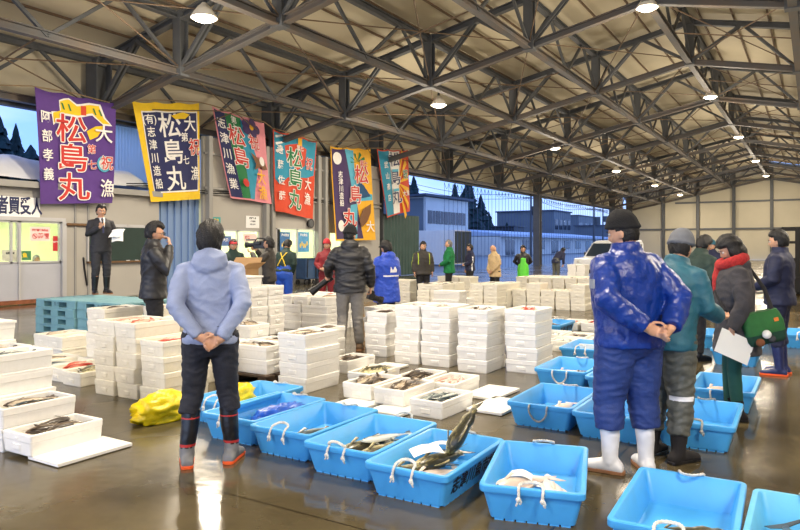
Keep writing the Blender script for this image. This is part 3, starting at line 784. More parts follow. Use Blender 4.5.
CL = {'purple': (86, 52, 128), 'yellow': (236, 196, 30), 'navy': (36, 40, 88), 'red': (196, 52, 44), 'white': (236, 232, 226), 'green': (34, 118, 66), 'pink': (222, 140, 150), 'teal': (40, 142, 172), 'orange': (206, 70, 38), 'sky': (88, 178, 206), 'gold': (238, 178, 40), 'dpurple': (66, 46, 92), 'brown': (120, 82, 52), 'mid': (30, 78, 120)}
def cloth(c): return mat('flag cloth '+c, srgb(*CL[c]), .8, 0, .04, 6, sheen=.15)
XB = -16.95
f = Flag((34, 87), (115, 103), (41, 204), (113, 203), XB, 'purple boat flag with red characters and a yellow bow, first on the left', 'purple', 1.0)
f.poly([(.28, .07), (.40, .03), (.50, .07), (.62, .05), (.80, .03), (.86, .16), (.95, .24), (.84, .24), (.70, .16), (.52, .20), (.36, .20), (.20, .30), (.18, .18), (.29, .17)], 'white')
f.poly([(.29, .08), (.40, .045), (.50, .09), (.62, .07), (.78, .05), (.84, .17), (.92, .225), (.83, .225), (.70, .14), (.52, .18), (.36, .18), (.21, .28), (.20, .19), (.30, .16)], 'yellow')
f.poly([(.62, .32), (.74, .26), (.86, .24), (.76, .36), (.66, .40)], 'yellow'); f.rect(.55, .08, .62, .17, 'orange')
for q in (.30, .38, .70, .77): f.poly([(q, .09), (q+.02, .09), (q+.05, .15), (q+.03, .15)], 'green')
f.disc(.84, .62, .10, 'sky'); f.disc(.84, .62, .075, 'white')
f.text('松\n島\n丸', .42, .60, .245, 'red', 'white', .99, wide=1.2)
f.text('阿\n部\n孝\n義', .095, .50, .105, 'white', None, 1.45)
f.text('第\n七', .66, .57, .085, 'red', 'white', 1.6); f.text('大', .82, .34, .17, 'white', None); f.text('祝', .86, .62, .13, 'red', 'white'); f.text('漁', .87, .87, .17, 'white', None)
f = Flag((132, 101), (199, 103), (152, 202), (201, 199), XB, 'navy boat flag with a wide yellow border and white characters, second from left', 'yellow', 2.2)
f.rect(.10, .085, .955, .915, 'white'); f.rect(.115, .10, .94, .90, 'navy')
f.text('松\n島\n丸', .50, .52, .245, 'white', None, 1.02, wide=1.15); f.text('(有)\n志\n津\n川\n造\n船', .20, .50, .10, 'white', None, 1.2)
f.text('第\n七', .70, .48, .09, 'white', None, 2.4); f.text('大', .80, .23, .16, 'white', None); f.text('祝', .86, .47, .17, 'red', 'white'); f.text('漁', .86, .74, .14, 'white', None)
f.poly([(.52, .13), (.70, .10), (.80, .12), (.72, .17), (.58, .17)], 'yellow')
f = Flag((212, 106), (264, 123), (232, 198), (273, 204), XB, 'pink, green and navy boat flag with a flying bird, third from left', 'pink', 3.1)
f.poly([(.02, .02), (.22, .02), (.24, .98), (.02, .98)], 'navy'); f.poly([(.22, .02), (.50, .02), (.40, .98), (.24, .98)], 'green'); f.poly([(.50, .02), (.60, .2), (.74, .55), (.52, .98), (.40, .98)], 'teal')
f.text('志\n津\n川\n漁\n業', .115, .5, .12, 'white', None, 1.3); f.text('松\n島', .36, .40, .22, 'red', 'white', 1.05, wide=1.1); f.text('第\n七', .36, .13, .08, 'white', None, 1.0); f.text('祝', .68, .30, .17, 'red', 'white')
for q in range(5): f.disc(.66+.12*math.cos(q*1.26), .12+.06*math.sin(q*1.26), .07, 'dpurple')
f.disc(.66, .12, .04, 'gold')
f.poly([(.56, .42), (.66, .46), (.74, .50), (.86, .46), (.94, .58), (.84, .60), (.74, .57), (.66, .60), (.60, .62), (.64, .55)], 'brown'); f.disc(.80, .50, .07, 'white')
f.text('大\n漁', .74, .80, .17, 'gold', None, 1.0); f.disc(.33, .80, .06, 'red')
f = Flag((273, 129), (317, 141), (276, 211), (313, 219), XB, 'red and blue boat flag with green characters, fourth from left', 'orange', 4.0)
f.poly([(.02, .02), (.98, .02), (.97, .45), (.80, .50), (.30, .55), (.10, .66), (.02, .60)], 'teal'); f.poly([(.25, .16), (.5, .10), (.75, .14), (.72, .36), (.5, .44), (.28, .32)], 'orange')
for q in range(3): f.poly([(.04, .06+.09*q), (.20, .02+.09*q), (.22, .04+.09*q), (.05, .09+.09*q)], 'white')
f.rect(.52, .02, .62, .12, 'gold'); f.text('松\n島\n丸', .46, .57, .235, 'green', 'white', 1.02, wide=1.25); f.text('祝', .82, .33, .15, 'red', 'white'); f.text('大\n漁', .82, .68, .15, 'white', None, 1.15); f.text('遠\n藤\n佐\n藤', .12, .52, .11, 'white', None, 1.6); f.text('第七', .55, .16, .07, 'white', None)
f = Flag((331, 146), (371, 149), (334, 241), (374, 240), XB, 'purple and orange boat flag with a blue mountain, fifth from left', 'gold', 5.3)
f.poly([(.02, .02), (.30, .02), (.52, .30), (.74, .98), (.02, .98)], 'dpurple'); f.poly([(.30, .02), (.52, .02), (.56, .32), (.80, .48), (.98, .50), (.98, .56), (.56, .58), (.44, .42)], 'sky'); f.poly([(.56, .46), (.68, .36), (.78, .40), (.94, .52), (.56, .56)], 'mid'); f.poly([(.40, .62), (.62, .60), (.58, .98), (.36, .98)], 'sky')
for q in range(5): f.poly([(.62, .15), (.62+.2*math.cos(q*.8+2.6), .12+.08*math.sin(q*.8+2.6)), (.62+.2*math.cos(q*.8+2.9), .13+.07*math.sin(q*.8+2.9))], 'green')
f.disc(.12, .12, .09, 'white'); f.disc(.14, .84, .08, 'white')
f.text('志\n津\n川\n造\n船', .17, .45, .07, 'white', None, 1.0); f.text('松', .70, .30, .19, 'red', 'white', wide=1.4); f.text('島', .52, .52, .19, 'red', 'white', wide=1.4); f.text('丸', .36, .77, .19, 'red', 'white', wide=1.4); f.text('第七', .76, .17, .07, 'red', 'white')
f.poly([(.62, .78), (.72, .66), (.90, .60), (.88, .70), (.80, .80), (.68, .86)], 'brown'); f.text('大', .86, .86, .12, 'white', None)
f = Flag((377, 149), (408, 150), (386, 218), (409, 211), XB, 'teal and white boat flag with a rising sun corner, sixth from left', 'orange', 6.1)
f.poly([(.02, .02), (.34, .02), (.36, .98), (.02, .98)], 'teal'); f.poly([(.34, .02), (.70, .02), (.62, .98), (.36, .98)], 'white')
for q in range(6):
    a0, a1 = -1.1+q*.42, -.9+q*.42
    f.poly([(.62, .52), (.62+.7*math.cos(a0)*.5, .52+.62*math.sin(a0)), (.62+.7*math.cos(a1)*.5, .52+.62*math.sin(a1))], 'gold')
f.text('松\n島\n丸', .50, .45, .22, 'navy', 'white', 1.2, wide=1.4); f.text('武\n山\n商\n店', .17, .48, .10, 'white', None, 1.5); f.text('祝', .84, .40, .14, 'green', 'white'); f.text('大漁', .82, .70, .09, 'white', None); f.rect(.36, .30, .60, .34, 'sky'); f.rect(.36, .60, .60, .64, 'sky')
# the rope they hang from, with tie knots
mb = MB(); pts = []
for u, v in ((-30, 84), (33, 86), (74, 93), (116, 104), (131, 100), (165, 100), (200, 102), (212, 105), (238, 113), (265, 122), (273, 128), (317, 140), (331, 145), (371, 148), (377, 148), (409, 149), (430, 152)):
    pts.append((XB-.03, *wallpt(u, v, XB)))
mb.tube(pts, .018, 6)
o = tag(mb.build('flag_rope', mat('tan rope', srgb(150, 128, 96), .9)), 'thin tan rope strung along the wall, holding up the row of flags', 'rope')
# ================================================================== FOAM BOXES
BW, BL, BH = .345, .58, .15
def tray_mesh(m, depth=.115, name='foam box', w=BW, l=BL, h=BH, slot=True):
    """open foam box, origin at the middle of its base, hand notch and slot on both short ends"""
    mb = MB(); wx, ly, t = w/2, l/2, .022; b = .008
    def R(x, y, z, r):          # rounded rectangle ring
        pts = []
        for cx, cy, a0 in ((x-r, y-r, 0), (-x+r, y-r, 1), (-x+r, -y+r, 2), (x-r, -y+r, 3)):
            for q in range(4):
                a = PI/2*(a0+q/3); pts.append((cx+r*math.cos(a), cy+r*math.sin(a), z))
        return pts
    mb.loft([R(wx-.012, ly-.012, 0, .012), R(wx-.008, ly-.008, .01, .014), R(wx-.003, ly-.003, h*.62, .016), R(wx, ly, h*.66, .016), R(wx, ly, h-.006, .016), R(wx-.005, ly-.005, h, .014),
             R(wx-t, ly-t, h, .02), R(wx-t-.004, ly-t-.004, h-.006, .02), R(wx-t-.008, ly-t-.008, h-depth, .02)])
    if slot:
        for s in (-1, 1):
            y = s*(ly-.004)
            # raised block with a grip under it, low in the middle of the short end
            mb.add([(-.05, y, .03), (.05, y, .03), (.05, y, .075), (-.05, y, .075), (-.04, y-s*.002+s*.010, .036), (.04, y+s*.008, .036), (.04, y+s*.008, .07), (-.04, y+s*.008, .07)],
                   [(0, 1, 5, 4), (1, 2, 6, 5), (2, 3, 7, 6), (3, 0, 4, 7), (4, 5, 6, 7)])
            mb.box((0, s*(ly+.001), h-.035), (.022, .006, .012))
    return mb.mesh(name, m)
def lid_mesh(m, w=BW+.012, l=BL+.012, t=.03):
    mb = MB(); mb.box((0, 0, t*.6), (w, l, t*.8)); mb.box((0, 0, .005), (w-.06, l-.06, .01)); mb.box((0, 0, t*.98), (w-.09, l-.09, .006))
    return mb.mesh('foam lid', m, bevel=.006)
TR = [tray_mesh(FOAM), tray_mesh(FOAM2)]; LD = [lid_mesh(FOAM), lid_mesh(FOAM2)]
NBOX = [0]
jr = random.Random(11)
BOXES = []
def foam_box(x1, y0, z, label, group, rot=0, kind=0, lid=False, jit=.012, turn=0.0, w=BW):
    """near corner (largest x, smallest y); rot turns the long side across the hall"""
    sx, sy = (w, BL) if not rot else (BL, w)
    cx, cy = x1-sx/2+jr.uniform(-jit, jit), y0+sy/2+jr.uniform(-jit, jit)
    o = link('foam_box', TR[kind], None, (cx, cy, z), (PI/2 if rot else 0)+jr.uniform(-.02, .02)+turn)
    if w != BW: o.scale = (w/BW, 1, 1)
    tag(o, label, 'box', group); NBOX[0] += 1
    if lid:
        link('lid', LD[kind], o, (jr.uniform(-.012, .012), jr.uniform(-.02, .02), BH-.012))
    return o
LV = {1: ['only'], 2: ['lower', 'top'], 3: ['bottom', 'middle', 'top']}
def level(i, n):
    if n <= 3: return LV[n][i]
    return 'bottom' if i == 0 else 'top' if i == n-1 else ('second' if i == 1 else 'third' if i == 2 else ['fourth', 'fifth', 'sixth'][i-3])+' from bottom'
def stack(desc, x1, y0, n, z0=0.0, rot=0, kind=0, lids=False, topfish=None, group=None, w=BW, toplid=False):
    z = z0; top = None
    for i in range(n):
        lab = 'foam box, %s in the stack %s' % (level(i, n), desc) if n > 1 else 'white foam box %s' % desc
        L_ = (lids and i < n-1) or (toplid and i == n-1)
        top = foam_box(x1, y0, z, lab, group, rot, kind, L_, w=w)
        z += BH+(.018 if L_ else 0)
    if topfish: fill(top, topfish, 'stack '+desc if n > 1 else 'box '+desc)
    return z
def block(desc, x1, y0, nx, ny, nz, rot=0, kind=0, gx=.015, gy=.02, tops=('brown', 'silver'), p=.6, z0=0.0, missing=(), nf=4):
    sx, sy = (BW, BL) if not rot else (BL, BW)
    lab = 'white foam box in the block %s' % desc; g = 'foam boxes in the block '+desc
    for i in range(nx):
        for j in range(ny):
            for k in range(nz):
                if (i, j, k) in missing: continue
                b = foam_box(x1-i*(sx+gx), y0+j*(sy+gy), z0+k*BH, lab, g, rot, kind)
                if (k == nz-1 or (i, j, k+1) in missing) and jr.random() < p: fill(b, jr.choice(tops), 'block '+desc, nf)

# ------------------------------------------------------------------ fish
def fish_mat(name, back, side, belly, mott=.35, scale=9, rough=.36):
    m = bpy.data.materials.new(name); nt, N, L = nodes_of(m); b = N['Principled BSDF']
    tc = N.new('ShaderNodeTexCoord'); sp = N.new('ShaderNodeSeparateXYZ'); L.new(tc.outputs['Generated'], sp.inputs[0])
    nz = N.new('ShaderNodeTexNoise'); nz.inputs['Scale'].default_value = scale; nz.inputs['Detail'].default_value = 4; L.new(tc.outputs['Generated'], nz.inputs['Vector'])
    ad = N.new('ShaderNodeMath'); ad.operation = 'MULTIPLY_ADD'; ad.inputs[1].default_value = mott*2; L.new(nz.outputs['Fac'], ad.inputs[0]); sb_ = N.new('ShaderNodeMath'); sb_.operation = 'SUBTRACT'; sb_.inputs[1].default_value = mott; L.new(sp.outputs['Z'], sb_.inputs[0]); L.new(sb_.outputs[0], ad.inputs[2])
    r = N.new('ShaderNodeValToRGB'); e = r.color_ramp.elements
    e[0].position = .22; e[0].color = (*srgb(*belly), 1); e[1].position = .78; e[1].color = (*srgb(*back), 1)
    k = e.new(.48); k.color = (*srgb(*side), 1)
    L.new(ad.outputs[0], r.inputs['Fac']); L.new(r.outputs[0], b.inputs['Base Color']); b.inputs['Roughness'].default_value = rough
    b.inputs['Coat Weight'].default_value = .15
    return m
FM = {'brown': fish_mat('dark brown fish skin', (52, 42, 34), (96, 78, 58), (196, 180, 156)), 'silver': fish_mat('silver blue fish skin', (44, 58, 66), (140, 152, 150), (226, 224, 212)),
      'red': fish_mat('red fish skin', (176, 58, 40), (210, 104, 76), (236, 190, 170)), 'pale': fish_mat('pale squid skin', (206, 158, 146), (226, 192, 180), (240, 224, 214)),
      'mottled': fish_mat('mottled yellow green fish skin', (44, 42, 28), (128, 118, 70), (214, 204, 160), .75, 9), 'white': fish_mat('white belly fish skin', (206, 186, 172), (226, 210, 196), (240, 232, 222), .3, 5),
      'black': fish_mat('black fish skin', (18, 18, 20), (34, 34, 36), (60, 58, 56), .3, 5)}
EYEW = mat('fish eye', srgb(24, 22, 20), .15)
def fish_meshes(kind, L_=1.0, deep=.13, wide=.075, thick=1.0):
    """fish along +x lying upright, length 1: body, fins, eyes"""
    prof = [(0, .12), (.03, .32), (.09, .62), (.18, .9), (.30, 1.0), (.45, .95), (.60, .76), (.74, .5), (.86, .28), (.92, .2), (.95, .22)]
    seg = 14; rings = []
    prof = [(x, r if x < .6 else r+(thick-1)*.5*min(1, (x-.6)/.15)) for x, r in prof]
    for x, r in prof:
        rings.append([(x*L_, wide*r*math.cos(2*PI*j/seg)*L_*(1 if x < .8 else .7), deep*L_*(r*math.sin(2*PI*j/seg)*(1 if math.sin(2*PI*j/seg) > 0 else .88))) for j in range(seg)])
    mb = MB(); mb.loft(rings); body = mb.mesh('fish body', FM[kind], smooth=True)
    def fin(pts, th=.006):
        f = MB(); f.extrude([(x*L_, -th/2*L_, z*L_) for x, z in pts], (0, th*L_, 0)); return f
    tail = fin([(.93, deep*.2), (1.0, deep*1.0), (1.09, deep*1.25), (1.05, 0), (1.09, -deep*1.2), (1.0, -deep*.9), (.93, -deep*.2)]).mesh('tail', FM[kind])
    dors = MB(); f = fin([(.24, deep*.95), (.28, deep*1.45), (.40, deep*1.35), (.52, deep*1.15), (.60, deep*.75)]); dors.add(f.v, f.f)
    fins = dors.mesh('dorsal fin', FM[kind]); anal = fin([(.56, -deep*.7), (.6, -deep*1.15), (.74, -deep*.45)]).mesh('belly fin', FM[kind])
    pec = []
    for s in (-1, 1):
        q = MB(); q.extrude([(.22*L_, s*wide*.9*L_, -.02*L_), (.36*L_, s*wide*1.5*L_, -.05*L_), (.36*L_, s*wide*1.45*L_, .02*L_), (.24*L_, s*wide*.95*L_, .02*L_)], (0, s*.004*L_, 0)); pec.append(q.mesh('side fin', FM[kind]))
    eyes = [MB().ell((.085*L_, s*wide*.5*L_, deep*.22*L_), (.014*L_, .012*L_, .014*L_), 8, 6).mesh('eye', EYEW, smooth=True) for s in (-1, 1)]
    return [('tail', tail), ('dorsal_fin', fins), ('belly_fin', anal), ('side_fin', pec[0]), ('side_fin', pec[1]), ('eye', eyes[0]), ('eye', eyes[1])], body
FISH = {k: fish_meshes(k, 1.0, d, w, 1.7 if k == 'mottled' else 1.0) for k, d, w in (('brown', .15, .09), ('silver', .10, .06), ('red', .16, .07), ('pale', .07, .07), ('mottled', .16, .10), ('white', .17, .11), ('black', .17, .12))}
FW = {'brown': 'dark brown fish', 'silver': 'silver fish', 'red': 'red fish', 'pale': 'pale pink squid', 'mottled': 'mottled olive fish', 'white': 'white bellied fish', 'black': 'black fish'}
NF = [0]
def put_fish(kind, x, y, z, length, yaw, roll, label, group=None, parts=True, pitch=0.0, ctr=True):
    if ctr: x, y = x-math.cos(yaw)*length*.52, y-math.sin(yaw)*length*.52
    kids, body = FISH[kind]
    o = link('fish' if kind != 'pale' else 'squid', body, None, (x, y, z)); o.scale = (length,)*3
    o.rotation_euler = (roll, pitch, yaw)
    if parts:
        for n, me in kids: link(n, me, o)
    tag(o, label, 'fish' if kind != 'pale' else 'squid', group); NF[0] += 1
    return o
fr = random.Random(5)
def fill(box, kind, desc, n=None, parts=None):
    """heap of single fish in an open box"""
    if NF[0] > 290: return
    n = n or 4; d = Vector(box.location).length
    if d > 9.5: n = min(n, 3)
    parts = d < 8.5 if parts is None else parts
    lab = '%s in the %s' % (FW[kind], desc if desc[:5] in ('stack', 'block') else 'foam box '+desc); lab = lab.replace('in the stack', 'on the stack'); g = '%s in the box %s' % (FW[kind], desc)
    rz = box.rotation_euler[2]+PI/2
    for i in range(n):
        L_ = {'brown': .36, 'silver': .33, 'red': .30, 'pale': .34}.get(kind, .34)*fr.uniform(.85, 1.1)
        a = rz+fr.uniform(-.5, .5)+(PI if fr.random() < .4 else 0)
        off = ((i+.5)/n-.5)*.20; c, s = math.cos(rz), math.sin(rz)
        cx = box.location.x-s*off-math.cos(a)*L_*.5+c*fr.uniform(-.06, .06); cy = box.location.y+c*off-math.sin(a)*L_*.5+s*fr.uniform(-.06, .06)
        put_fish(kind, cx, cy, box.location.z+BH-.045+fr.uniform(0, .03), L_, a, PI/2*fr.choice((.75, 1, -1, -.8))+fr.uniform(-.2, .2), lab, g, parts, fr.uniform(-.06, .06), False)

# ================================================================== STACKS, LEFT FOREGROUND
lo = thing
b = foam_box(-4.69, 2.71, .03, 'white foam box of fish at the front left, resting on a loose lid', None, jit=0); fill(b, 'brown', 'at the front left', 5); fill(b, 'pale', 'at the front left', 2)
def loose_lid(x1, y0, z, label, rot=0, turn=0.0, kind=0, tilt=(0, 0)):
    sx, sy = (BW, BL) if not rot else (BL, BW)
    o = link('foam_board', LD[kind], None, (x1-sx/2, y0+sy/2, z)); o.rotation_euler = (tilt[0], tilt[1], (PI/2 if rot else 0)+turn)
    return tag(o, label, 'foam board')
loose_lid(-4.40, 2.74, 0, 'flat white foam lid on the floor, under the front left fish box')
foam_box(-5.06, 2.72, 0, 'white foam box, bottom of the pair behind the front left fish box', None, jit=0, lid=True)
b = foam_box(-5.05, 2.72, BH+.02, 'white foam box of fish, upper of the pair behind the front left box', None, jit=.0); fill(b, 'brown', 'on the left pair', 4); fill(b, 'silver', 'on the left pair', 2)
stack('at the left edge beside the low pair', -5.43, 2.77, 4, lids=True, topfish='silver')
stack('second from the low pair, left edge', -5.80, 2.80, 4, lids=True, topfish='brown')
stack('tallest at the left edge', -6.17, 2.86, 5, lids=True, toplid=True)
# low boxes further back at the left
stack('near the blue pallets, right one', -8.33, 5.25, 2, lids=True, topfish='pale', kind=1)
stack('near the blue pallets, left one', -8.70, 5.27, 2, lids=True, topfish='brown', kind=1)
loose_lid(-7.92, 5.25, 0, 'cream foam lid on the floor right of the low stacks near the pallets', kind=1)
for i, (x, y, k, d) in enumerate(((-6.67, 4.40, 'mottled', 'of dark fish left of the tall stacks'), (-7.04, 4.46, 'red', 'of red fish beside the box of dark fish'), (-7.41, 4.52, 'silver', 'of silver fish, third from the tall stacks'), (-7.78, 4.58, 'brown', 'of brown fish, fourth from the tall stacks'))):
    b = foam_box(x, y, 0, 'white foam box '+d, None, kind=1); fill(b, k, d, 6)
# stack group behind the man in the pale jacket
stack('left of the pale jacket, front left column', -6.00, 4.32, 5, kind=1, topfish='red', w=.31)
stack('left of the pale jacket, front middle column', -5.68, 4.33, 5, kind=1, topfish='red', w=.31)
stack('left of the pale jacket, front right column', -5.26, 4.33, 4, kind=1, topfish='red')
stack('left of the pale jacket, back right column', -5.69, 4.94, 5, kind=1, topfish='red', w=.31)
stack('behind the red fish boxes, left', -7.28, 5.10, 5, kind=1, topfish='brown')
stack('behind the red fish boxes, right', -6.88, 5.62, 5, kind=1, topfish='brown')
# wooden pallet with boxes, middle
t = thing('wooden_pallet', 'dark wet wooden pallet under the foam boxes right of the pale jacket', 'pallet', (-5.50, 5.95, 0))
for x in (-.5, 0, .5): MB().box((x, 0, .065), (.10, 1.15, .09)).build('bearer', WOODD, t)
for j in range(7): MB().box((0, -.52+j*.173, .125), (1.16, .12, .022)).build('top_board', WOODD, t)
for j in range(3): MB().box((0, -.5+j*.5, .012), (1.16, .12, .022)).build('bottom_board', WOODD, t)
z0 = .137
stack('on the wooden pallet, front right', -4.98, 5.42, 2, z0, rot=1, toplid=False, topfish='brown')
stack('on the wooden pallet, front left', -5.58, 5.42, 2, z0, rot=1, topfish='silver')
stack('on the wooden pallet, back right', -4.98, 5.80, 2, z0, rot=1, topfish='brown')
stack('on the wooden pallet, back left', -5.58, 5.80, 3, z0, rot=1, topfish='brown')
loose_lid(-5.02, 6.18, z0+.0, 'white foam lid on the wooden pallet behind the boxes', rot=1)
# lone stack of four
stack('of four beside the wooden pallet', -4.43, 5.42, 4, topfish='brown', w=.38, lids=False)
# tall stack against the carton, and the lower block
t = thing('wooden_pallet', 'wooden pallet under the tall stack right of the pale jacket', 'pallet', (-7.45, 7.75, 0))
for x in (-.5, 0, .5): MB().box((x, 0, .065), (.10, 1.2, .09)).build('bearer', WOODD, t)
for j in range(7): MB().box((0, -.54+j*.18, .125), (1.3, .12, .022)).build('top_board', WOODD, t)
kx, ky = near(234, 9.8)
block('tall stack right of the pale jacket', kx, ky, 2, 3, 5, rot=1, tops=('brown',), p=0, z0=z0, gy=.03)
for i in range(2):
    b = foam_box(kx-i*.37, ky+.02, z0+5*BH, ['white foam box, long side on, topmost above the tall stack', 'white foam box on top of the tall stack, nearer the pale jacket'][i], None, 0, lid=i == 0)
kx2, ky2 = near(327, 11.9)
block('in front of the red jacket man', kx2, ky2, 2, 3, 3, rot=1, tops=('brown', 'red'), p=0)
for i in range(3):
    for j in range(2): fill(foam_box(kx2-.02-i*.40, ky2+j*.60, 3*BH, 'white foam box on the top layer before the red jacket man', 'top layer boxes before the red jacket', 0), ('brown', 'red', 'pale')[i], 'on the top layer before the red jacket', 3)
# boxes in front of the photographer
b = foam_box(-4.70, 6.52, .0, 'white foam box of dark fish at the feet of the photographer', None); fill(b, 'brown', 'at the feet of the photographer', 7)
loose_lid(-4.33, 6.72, 0, 'white foam lid on the floor right of the photographer box')
stack('left of the photographer, behind the stack of four', -5.32, 6.75, 3, topfish='brown')
stack('behind the photographer feet box, right', -4.95, 7.75, 4, topfish='brown')
stack('behind the photographer feet box, left', -5.38, 8.35, 4, topfish='pale')
# open boxes on the floor, middle
for i, (x, y, z, k, d, tn) in enumerate(((-2.74, 5.24, 0, 'silver', 'of striped mackerel nearest the lettered blue tub', -.06), (-3.22, 5.33, .03, 'brown', 'of brown fish left of the mackerel box', 0), (-3.60, 5.38, .03, 'brown', 'of brown fish, second left of the mackerel', 0),
        (-3.02, 5.98, .0, 'pale', 'of pale squid behind the mackerel box', 0), (-3.42, 6.02, 0, 'brown', 'of dark fish left of the squid box', 0), (-3.98, 5.98, .0, 'mottled', 'of brown fish next to the stack of four', .05))):
    b = foam_box(x, y, z, 'white foam box '+d, None, turn=tn); fill(b, k, d, 9 if k != 'silver' else 11)
for x, y, d, r in ((-3.10, 5.10, 'white foam lid under the brown fish box left of the mackerel', 0), (-3.52, 5.12, 'white foam lid under the second brown fish box left of the mackerel', 0), (-2.36, 5.62, 'white foam lid on the floor right of the mackerel box', 0), (-2.64, 6.12, 'white foam lid on the floor right of the squid box', 0)):
    loose_lid(x, y, 0, d, r, turn=-.04)
# the line of tall stacks
SW = .365
stack('first in the middle row of four', -4.28, 7.47, 5, topfish='brown', w=SW)
stack('second in the middle row of four', -3.86, 7.48, 5, topfish='brown', w=.41, lids=False)
stack('third in the middle row of four', -3.30, 7.38, 5, topfish='brown', w=.40)
stack('fourth in the middle row of four', -2.78, 7.63, 5, topfish='red', w=.40)
# boxes of fish right of that line
for i, (x, y, k) in enumerate(((-2.55, 9.35, 'brown'), (-2.95, 9.45, 'silver'), (-2.5, 10.0, 'brown'), (-2.9, 10.05, 'brown'), (-3.3, 10.1, 'silver'), (-2.1, 9.95, 'brown'))):
    fill(foam_box(x, y, 0, 'white foam box of fish on the floor behind the four tall stacks', 'fish boxes behind the four stacks'), k, 'behind the four tall stacks', 3)
for i in range(5):
    fill(foam_box(-2.6-i*.38+.55, 11.9, 0, 'white foam box of red fish in the row before the far blocks', 'red fish boxes before the far blocks'), 'red', 'in the red row before the far blocks', 3)
# far blocks
def nb(u, d): return near(u, d)
x, y = nb(443, 15.8); block('between the blue and green jackets', x, y, 2, 2, 4, kind=1, tops=('brown', 'red'))
x, y = nb(459, 13.2); block('under the green jacket man', x, y, 1, 2, 3, rot=1, kind=0, tops=('brown',), p=0)
foam_box(x+.02, y, 3*BH, 'white foam box with a lid on top, in front of the green jacket', None, 1, lid=True)
x, y = nb(497, 15.8); block('in front of the beige jacket man', x, y, 2, 2, 4, kind=1, tops=('brown', 'silver'))
x, y = nb(585, 15.6); block('left of the big blue jacket', x, y, 6, 1, 4, kind=1, tops=('brown', 'red'), missing=((1, 0, 3), (2, 0, 3), (4, 0, 3)))
x, y = nb(590, 18.6); block('in the second far row', x, y, 6, 1, 4, kind=1, tops=('brown', 'red'), nf=2)
x, y = nb(470, 19.5); block('behind the green jacket man', x, y, 3, 1, 4, kind=1, tops=('brown',), nf=2, p=.4)
x, y = nb(600, 22.5); block('in the farthest row before the van', x, y, 7, 1, 3, kind=1, tops=('brown',), nf=2, p=.3)
x, y = nb(410, 17.6); block('right behind the blue jacket man', x, y, 2, 1, 4, kind=1, tops=('brown',), nf=2, p=.5)
x, y = nb(585, 26.5); block('by the front of the white van', x, y, 2, 1, 5, kind=0, tops=('brown',), p=0)
# ================================================================== BLUE TUBS
TW, TL, TH = .57, .90, .205
def rr(x, y, z, r, n=4):
    pts = []
    for cx, cy, a0 in ((x-r, y-r, 0), (-x+r, y-r, 1), (-x+r, -y+r, 2), (x-r, -y+r, 3)):
        for q in range(n): a = PI/2*(a0+q/(n-1)); pts.append((cx+r*math.cos(a), cy+r*math.sin(a), z))
    return pts
def tub_mesh(m):
    x, y, h, tp = TW/2, TL/2, TH, .055
    mb = MB()
    mb.loft([rr(x-tp, y-tp, .012, .03), rr(x-tp+.003, y-tp+.003, .02, .032), rr(x-.018, y-.018, h-.04, .035), rr(x-.004, y-.004, h-.04, .038), rr(x, y, h-.034, .04), rr(x, y, h-.005, .04), rr(x-.005, y-.005, h, .037),
             rr(x-.026, y-.026, h, .03), rr(x-.032, y-.032, h-.006, .03), rr(x-tp-.016, y-tp-.016, .035, .03), rr(x-tp-.03, y-tp-.03, .026, .03)])
    for s in (-1, 1):                     # feet, drain slots
        for k in range(7): mb.box((-.18+k*.06, s*(y-tp-.014), .006), (.05, .02, .012))
        for k in range(10): mb.box((s*(x-tp-.014), -.324+k*.072, .006), (.02, .06, .012))
    return mb.mesh('blue tub', m, smooth=True, sharp=35)
def hole_mesh():
    mb = MB()
    for a in (-.12, 0, .12):
        for b in (-.26, 0, .26): mb.cyl((a, b, .0262), (a, b, .0268), .009, None, 10)
    return mb
TB = [tub_mesh(BLUE_T), tub_mesh(BLUE_T2)]
